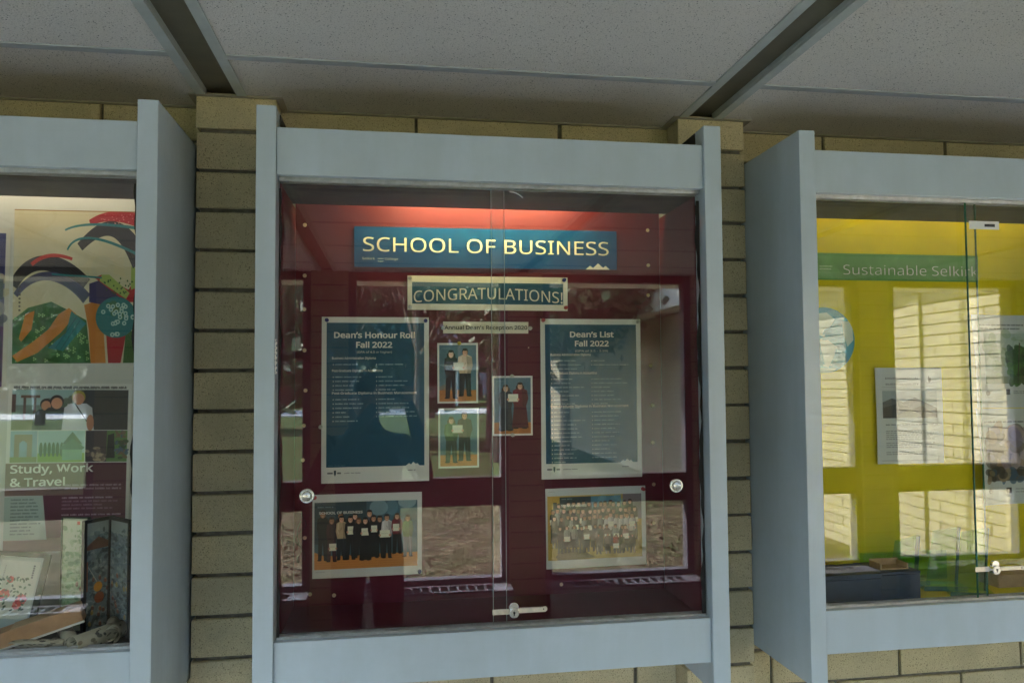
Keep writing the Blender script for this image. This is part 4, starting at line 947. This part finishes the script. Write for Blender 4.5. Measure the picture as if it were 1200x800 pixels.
# ------------------------------------------------------------------ the photographer (seen reflected)
pr = empty('person', (-.13, -2.12, ZF), label='photographer in dark clothes holding up a camera, reflected beside the Honour Roll poster', category='person')
def skin_body(name, chain, m, parent, sub=2):
    vs, es, rs = chain; me = bpy.data.meshes.new(name); me.from_pydata(vs, es, []); me.update()
    o = link(name, me, m, parent); sk = o.modifiers.new('skin', 'SKIN'); sk.use_smooth_shade = True
    me.skin_vertices.new() if not me.skin_vertices else None
    for i, r_ in enumerate(rs): me.skin_vertices[0].data[i].radius = r_ if isinstance(r_, tuple) else (r_, r_)
    me.skin_vertices[0].data[0].use_root = True
    s2 = o.modifiers.new('sub', 'SUBSURF'); s2.levels = sub; s2.render_levels = sub; return o
hz = lambda z: z-ZF
V_ = [(0, 0, hz(-.70)), (0, 0, hz(-.50)), (0, 0, hz(-.33)), (0, .01, hz(-.23)), (0, .02, hz(-.16)),                    # pelvis, waist, chest, neck base, neck
      (-.17, 0, hz(-.28)), (-.27, .04, hz(-.50)), (-.07, .22, hz(-.22)), (.045, .26, hz(-.075)),      # right arm
      (.17, 0, hz(-.28)), (.285, .08, hz(-.46)), (.235, .24, hz(-.21)), (.19, .27, hz(-.055)),
      (-.09, 0, hz(-.78)), (-.10, .01, hz(-1.18)), (-.11, -.01, hz(-1.545)), (.09, 0, hz(-.78)), (.10, .02, hz(-1.18)), (.11, -.01, hz(-1.545)), (-.12, .14, hz(-1.59)), (.13, .14, hz(-1.59)),
      (0, .025, hz(-.08)), (0, .03, hz(.0))]
E_ = [(0, 1), (1, 2), (2, 3), (3, 4), (2, 5), (5, 6), (6, 7), (7, 8), (2, 9), (9, 10), (10, 11), (11, 12), (0, 13), (13, 14), (14, 15), (0, 16), (16, 17), (17, 18), (15, 19), (18, 20), (4, 21), (21, 22)]
RS = [(.15, .11), (.145, .10), (.16, .11), (.075, .07), (.052, .052), .062, .045, .036, .026, .062, .045, .036, .026, .085, .060, .042, .085, .060, .042, .032, .032, (.070, .085), (.072, .090)]
bd = skin_body('body', (V_, E_, RS), MT['jacket'], pr)
# head skin, hair, trousers as their own layers
def lathe_head():
    mb = MB(); n = 20; rows = []
    for j in range(13):
        t_ = math.pi*j/12; z_ = math.cos(t_); rr_ = math.sin(t_)
        rows.append([(.083*rr_*math.cos(2*math.pi*i/n)*(1-.22*max(0, -z_)), .035+.102*rr_*math.sin(2*math.pi*i/n)*(1-.12*max(0, -z_)), hz(-.055)+.118*z_) for i in range(n+1)])
    mb.grid(rows); return mb
lathe_head().build('head', MT['skin'], pr, smooth=True)
mb = MB().tube((0, .128, hz(-.05)), (0, .150, hz(-.085)), .008, .016, 8); mb.build('nose', MT['skin'], pr)
for s_ in (-1, 1):
    MB().tube((s_*.032, .120, hz(-.035)), (s_*.032, .131, hz(-.035)), .012, .008, 10).build('eye', MT['black'], pr)
    MB().tube((s_*.082, .03, hz(-.055)), (s_*.094, .02, hz(-.055)), .026, .020, 10).build('ear', MT['skin'], pr)
MB().box(-.022, .022, .115, .128, hz(-.116), hz(-.108)).build('mouth', simple('lips', (.30, .10, .09), .5), pr)
rows = []
for j in range(9):
    t_ = math.pi*.55*j/8; rows.append([(.092*math.sin(t_)*math.cos(2*math.pi*i/24)*(1+.03*math.sin(i*5)), .022+.112*math.sin(t_)*math.sin(2*math.pi*i/24), hz(-.045)+.125*math.cos(t_)+.004*math.sin(i*3)+(.03 if (math.sin(2*math.pi*i/24) > .5 and j > 6) else 0)) for i in range(25)])
MB().grid(rows).build('hair', MT['hair'], pr, smooth=True, solid=.004)
LV = [(0, 0, hz(-.74)), (-.095, 0, hz(-.84)), (-.10, .01, hz(-1.18)), (-.11, -.01, hz(-1.55)), (.095, 0, hz(-.84)), (.10, .02, hz(-1.18)), (.11, -.01, hz(-1.55)), (0, 0, hz(-.62))]
skin_body('trousers', (LV, [(0, 1), (1, 2), (2, 3), (0, 4), (4, 5), (5, 6), (0, 7)], [(.155, .12), .098, .074, .062, .098, .074, .062, (.155, .12)]), MT['jeans'], pr)
def hand(px, py, pz, s_, parent):
    vs = [(px, py, pz)]; es = []; rs = [.022]
    vs.append((px, py+.035, pz+.03)); es.append((0, 1)); rs.append(.026)
    for i in range(4):
        a = len(vs); L = (.030, .036, .034, .027)[i]
        bx_ = px+s_*.0; z_ = pz+.045-.018*i
        vs += [(px+s_*.012, py+.045, z_), (px+s_*.012-s_*.010, py+.045+L*.8, z_), (px-s_*.026, py+.045+L*.9, z_)]; es += [(1, a), (a, a+1), (a+1, a+2)]; rs += [.0095, .0088, .0078]
    a = len(vs); vs += [(px-s_*.010, py+.01, pz+.045), (px-s_*.030, py+.028, pz+.052)]; es += [(0, a), (a, a+1)]; rs += [.011, .009]
    return skin_body('hand', (vs, es, rs), MT['skin'], parent, 1)
hand(.060, .245, hz(-.045), -1, pr); hand(.195, .245, hz(-.045), 1, pr)
cm = empty('handheld_camera', (0.0043, -1.86, .0), label='black camera held up by the reflected photographer', category='camera')
MB().box(-.062, .062, -.035, .0, -.045, .035).build('camera_body', MT['black'], cm, bevel=.006)
MB().box(-.022, .022, -.032, -.004, .0355, .052).build('viewfinder', MT['black'], cm, bevel=.004)
MB().tube((0, .0005, -.005), (0, .045, -.005), .030, .028, 28).build('lens', MT['black'], cm)
MB().tube((0, .0452, -.005), (0, .0462, -.005), .024, .024, 24).build('lens_glass', MT['greenedge'], cm)

# ------------------------------------------------------------------ outdoors, seen through the windows in the reflections
n = 80
lawn = MB(); rows = []
for j in range(n+1):
    y = YO-.14-((j/n)**2.2)*420
    rows.append([((i/n*2-1)*(30+(j/n)**1.6*320), y, ZG+.03*math.sin(i*1.7+j*.8)*min(1, j/20)) for i in range(n+1)])
lw = lawn.grid(rows).build('lawn', MT['lawn']); lw['kind'] = 'structure'
g_ = MB().box(-350, 350, YO-.139, 120, ZG-.3, ZG-.12).build('ground', MT['lawn']); g_['kind'] = 'structure'
rd = MB().box(-160, 120, -56, -46, ZG-.04, ZG+.06).build('road', MT['asphalt']); rd['kind'] = 'structure'
# dead grass tufts and leaf litter close to the windows
rg = np.random.default_rng(21); tv = {0: [], 1: []}; tf = {0: [], 1: []}
for i in range(16000):
    y = YO-.3-9*rg.uniform(0, 1)**1.3; x = rg.uniform(-3.2, 4.8); k_ = int(math.sin(x*2.1+1)*math.sin(y*1.7) > .35 or rg.random() < .12); h_ = rg.uniform(.006, .026); a = rg.uniform(0, 3.14); w_ = rg.uniform(.006, .02)
    V, F = tv[k_], tf[k_]; n0 = len(V); dx, dy = math.cos(a)*w_, math.sin(a)*w_; lx, ly = rg.uniform(-.03, .03, 2)
    V += [(x-dx, y-dy, ZG-.01), (x+dx, y+dy, ZG-.01), (x+dx*.5+lx, y+dy*.5+ly, ZG+h_), (x-dx*.5+lx, y-dy*.5+ly, ZG+h_*.8)]; F.append((n0, n0+1, n0+2, n0+3))
for k_, mm, nm in ((0, simple('straw', (.20, .152, .092), .9, .1, var=.5, scale=9), 'dry_grass'), (1, simple('green_blades', (.095, .115, .045), .8, .2, var=.4, scale=9), 'green_grass')):
    me = bpy.data.meshes.new(nm); me.from_pydata(tv[k_], [], tf[k_]); me.update()
    link(nm, me, mm, None, kind='stuff', label=('dry straw coloured' if k_ == 0 else 'patchy green')+' grass tufts on the lawn outside the windows', category='grass')
# wing of the building: brick wall running away from the windows
XW = 4.95
wg = empty('building_wing', (XW, YO-.2, ZG), label='sunlit cream brick wing with white fascia, reflected in the right hand glass', category='building')
MB().box(.0115, .30, -26, -.0, 0, 3.06).build('wall', MT['mortar'], wg)
for me_ in STR: pass
STO = [brick_mesh('brick', BL-.0095, HB, .09, 60+i) for i in range(3)]
for me_ in STO: me_.materials.append(MT['brick_out'])
st = MB(); made = 0
for j in range(64):
    for i in range(30):
        y = -BL/2-BL*j-(BL/2 if i % 2 else 0); z = PITCHZ/2+PITCHZ*i
        if made < 300 and j < 10:
            o = put_brick(STO[made % 3], .045, y, z, wg, math.pi/2); made += 1
        else: st.box(.0, .09, y-BL/2+.005, y+BL/2-.005, z-HB/2, z+HB/2)
st.build('bricks', MT['brick_out'], wg, kind='stuff')
MB().box(-.42, .6, -26.3, .2, 3.08, 3.12).build('soffit', MT['white'], wg)
MB().box(-.46, -.42, -26.3, .2, 3.06, 3.50).build('fascia', MT['white'], wg, bevel=.004); MB().box(-.50, -.4601, -26.3, .2, 3.44, 3.52).build('gutter', MT['white'], wg)
MB().box(-.4, 3, -26.2, .2, 3.505, 3.56).build('roof', MT['roofing'], wg)
MB().box(.32, 3.0, -26, -.0, 3.56, 6.2).build('upper_wall', MT['white'], wg)
for j in range(14):
    y = -1.2-1.75*j; wn = MB().box(.27, .319, y-.68, y-.60, 3.75, 5.6).box(.27, .319, y+.60, y+.68, 3.75, 5.6).box(.27, .319, y-.60, y+.60, 3.75, 3.84).box(.27, .319, y-.60, y+.60, 5.5, 5.6).box(.27, .319, y-.03, y+.03, 3.84, 5.5).build('window_frame', MT['white'], wg)
    MB().box(.30, .312, y-.60, y+.60, 3.84, 5.5).build('window', MT['darkfloor'], wg)
# pilaster and downpipe on the wing
for yy in (-1.5,):
    q = MB()
    for i in range(29): q.box(-.03, -.002, yy-.1, yy+.1, PITCHZ*i+.005, PITCHZ*(i+1)-.005)
    q.build('pilaster_bricks', MT['brick_out'], wg)
# far low building
fb = empty('distant_building', (-18, -66, ZG), label='low dark building with white posts beyond the road, reflected at the maroon case\'s left', category='building')
MB().box(-22, 24, -8, 0, 0, 3.0).build('wall', simple('dark_red_siding', (.10, .045, .035), .8), fb); MB().box(-23, 25, -9, .8, 3.0, 3.5).build('fascia', MT['white'], fb)
MB().box(-23.5, 25.5, -9.5, 1.2, 3.5, 3.75).build('roof', MT['roofing'], fb)
for i in range(16): MB().box(-22+3*i, -21.75+3*i, .3, .55, 0, 3.0).build('post', MT['white'], fb)
# trees
def crown_mesh(name, kind, seed):
    rg = np.random.default_rng(seed); V = []; F = []
    n = {'conifer': 5200, 'round': 7000, 'bare': 1800}[kind]
    cl = rg.normal(0, 1, (40, 3)); cl /= np.linalg.norm(cl, axis=1)[:, None]; cl *= rg.uniform(.45, 1, (40, 1))
    for i in range(n):
        if kind == 'conifer':
            h_ = rg.uniform(.08, 1)**.8; rr_ = (1-h_)*.27*(.55+.45*abs(math.sin(h_*38)))*rg.uniform(.25, 1)**.5; a = rg.uniform(0, 6.283); c = np.array([rr_*math.cos(a), rr_*math.sin(a), h_-rr_*.25]); s_ = .012
        else:
            q = cl[rg.integers(40)]+rg.normal(0, .16 if kind == 'round' else .2, 3); c = np.array([q[0]*.30, q[1]*.30, .64+q[2]*.30]); s_ = .0095 if kind == 'round' else .005
        d = rg.normal(0, 1, 3); d /= np.linalg.norm(d); e = np.cross(d, rg.normal(0, 1, 3)); e /= np.linalg.norm(e); d, e = d*s_*rg.uniform(.6, 1.4), e*s_*(rg.uniform(.5, 1.2) if kind != 'bare' else .25)
        if kind == 'bare': d *= 5
        k_ = len(V); V += [tuple(c-d-e), tuple(c+d-e), tuple(c+d+e), tuple(c-d+e)]; F.append((k_, k_+1, k_+2, k_+3))
    me = bpy.data.meshes.new(name); me.from_pydata(V, [], F); me.update(); return me
def trunk_mesh(kind, seed):
    rg = random.Random(seed); mb = MB(); top = .95 if kind == 'conifer' else .62
    P0 = Vector((0, 0, -.02)); r0 = .020
    for i in range(5):
        t_ = (i+1)/5; P1 = Vector((rg.uniform(-.012, .012), rg.uniform(-.012, .012), top*t_)); r1 = .020*(1-.8*t_); mb.tube(P0, P1, r0, r1, 9, False)
        if kind != 'conifer' and i > 0:
            for _ in range(3 if kind == 'round' else 5):
                a = rg.uniform(0, 6.28); q = P1+Vector((math.cos(a)*.2, math.sin(a)*.2, rg.uniform(.08, .26))); mb.tube(P1, q, r1*.6, .002, 6, False)
                if kind == 'bare':
                    for _ in range(3): mb.tube(P1.lerp(q, .6), q+Vector((rg.uniform(-.1, .1), rg.uniform(-.1, .1), rg.uniform(.02, .12))), .003, .001, 4, False)
        P0, r0 = P1, r1
    me = bpy.data.meshes.new('trunk'); me.from_pydata(mb.v, [], mb.f); me.update(); me.materials.append(MT['bark']); return me
CR = {}; 
for kd, mt_ in (('conifer', 'leaf1'), ('round', 'leaf2'), ('bare', 'leaf3')):
    me = crown_mesh('crown', kd, 3); me.materials.append(MT[mt_]); CR[kd] = (me, trunk_mesh(kd, 4))
TR = [(3.1, -12.5, 6.5, 'round', 'low olive tree nearest the brick wing, reflected over the Dean\'s List poster'), (2.7, -20.8, 9.5, 'round', 'third olive tree along the brick wing, farthest from the windows, added to shade it'), (2.3, -16.5, 8.5, 'round', 'small olive tree close to the brick wing, its trunk reflected between the glass panes'), (-1.0, -24, 13, 'conifer', 'tall dark conifer nearest the left windows, reflected in the maroon case'), (.6, -19, 10, 'bare', 'leafless tree reflected behind the middle photographs'), (7.5, -40, 15, 'round', 'broad olive tree on the lawn by the road, reflected in the maroon case'),  # the farthest olive tree by the wing is added to shade its wall
      (-9, -33, 14, 'conifer', 'tall dark conifer reflected at the left edge of the maroon glass'), (-17, -40, 12, 'bare', 'leafless tree in front of the low distant building'), (-30, -38, 14, 'round', 'broad olive tree far left beyond the lawn'),
      (1.8, -41, 14, 'round', 'olive tree standing by the road behind the leafless one'), (12, -58, 18, 'conifer', 'conifer beyond the road, behind the olive trees'), (-4, -64, 19, 'conifer', 'conifer beyond the road between the two nearer trees'), (20, -62, 17, 'round', 'olive tree beyond the road at the far right'),
      (-12, -58, 16, 'round', 'olive tree just beyond the road, left of centre'), (-26, -60, 18, 'conifer', 'conifer beside the low distant building'), (5.5, -66, 20, 'round', 'tall olive tree beyond the road near the wing')]
for x, y, h_, kd, lab in TR:
    t = empty('tree', (x, y, ZG), label=lab, category='tree', group='trees on the lawn seen in reflections'); t.scale = (h_, h_, h_); t.rotation_euler = (0, 0, x*1.3)
    link('trunk', CR[kd][1], None, t); link('crown', CR[kd][0], None, t)
hl = MB(); rows = []
for j in range(9):
    rows.append([(-260+520*i/60, -125-9*j, ZG-.1+(j/8)**.7*(34+7*math.sin(i*.31)+4*math.sin(i*.83+1))) for i in range(61)])
hh_ = hl.grid(rows).build('hills', simple('hazy_forest_slope', (.085, .10, .12), .95, .1, var=.5, scale=.25), smooth=True); hh_['kind'] = 'structure'
# wooded rise far off, reads as one mass
rg = np.random.default_rng(8); V = []; F = []
for i in range(15000):
    x = rg.uniform(-190, 150); y = rg.uniform(-110, -90); top = 23+5*math.sin(x*.05)+3*math.sin(x*.17+1); z = ZG+rg.uniform(0, 1)**.8*top
    s_ = rg.uniform(.5, 1.3); a = rg.uniform(0, 3.14); d = np.array([math.cos(a), math.sin(a)*.4, 0])*s_; e = np.array([0, .2, 1])*s_*rg.uniform(.6, 1.3); c = np.array([x, y, z]); k_ = len(V)
    V += [tuple(c-d-e), tuple(c+d-e), tuple(c+d*.6+e), tuple(c-d*.6+e)]; F.append((k_, k_+1, k_+2, k_+3))
me = bpy.data.meshes.new('wood'); me.from_pydata(V, [], F); me.update(); link('distant_wood', me, MT['leaf1'], None, kind='stuff', label='dark wood along the horizon beyond the road', category='wood')

flush_text()
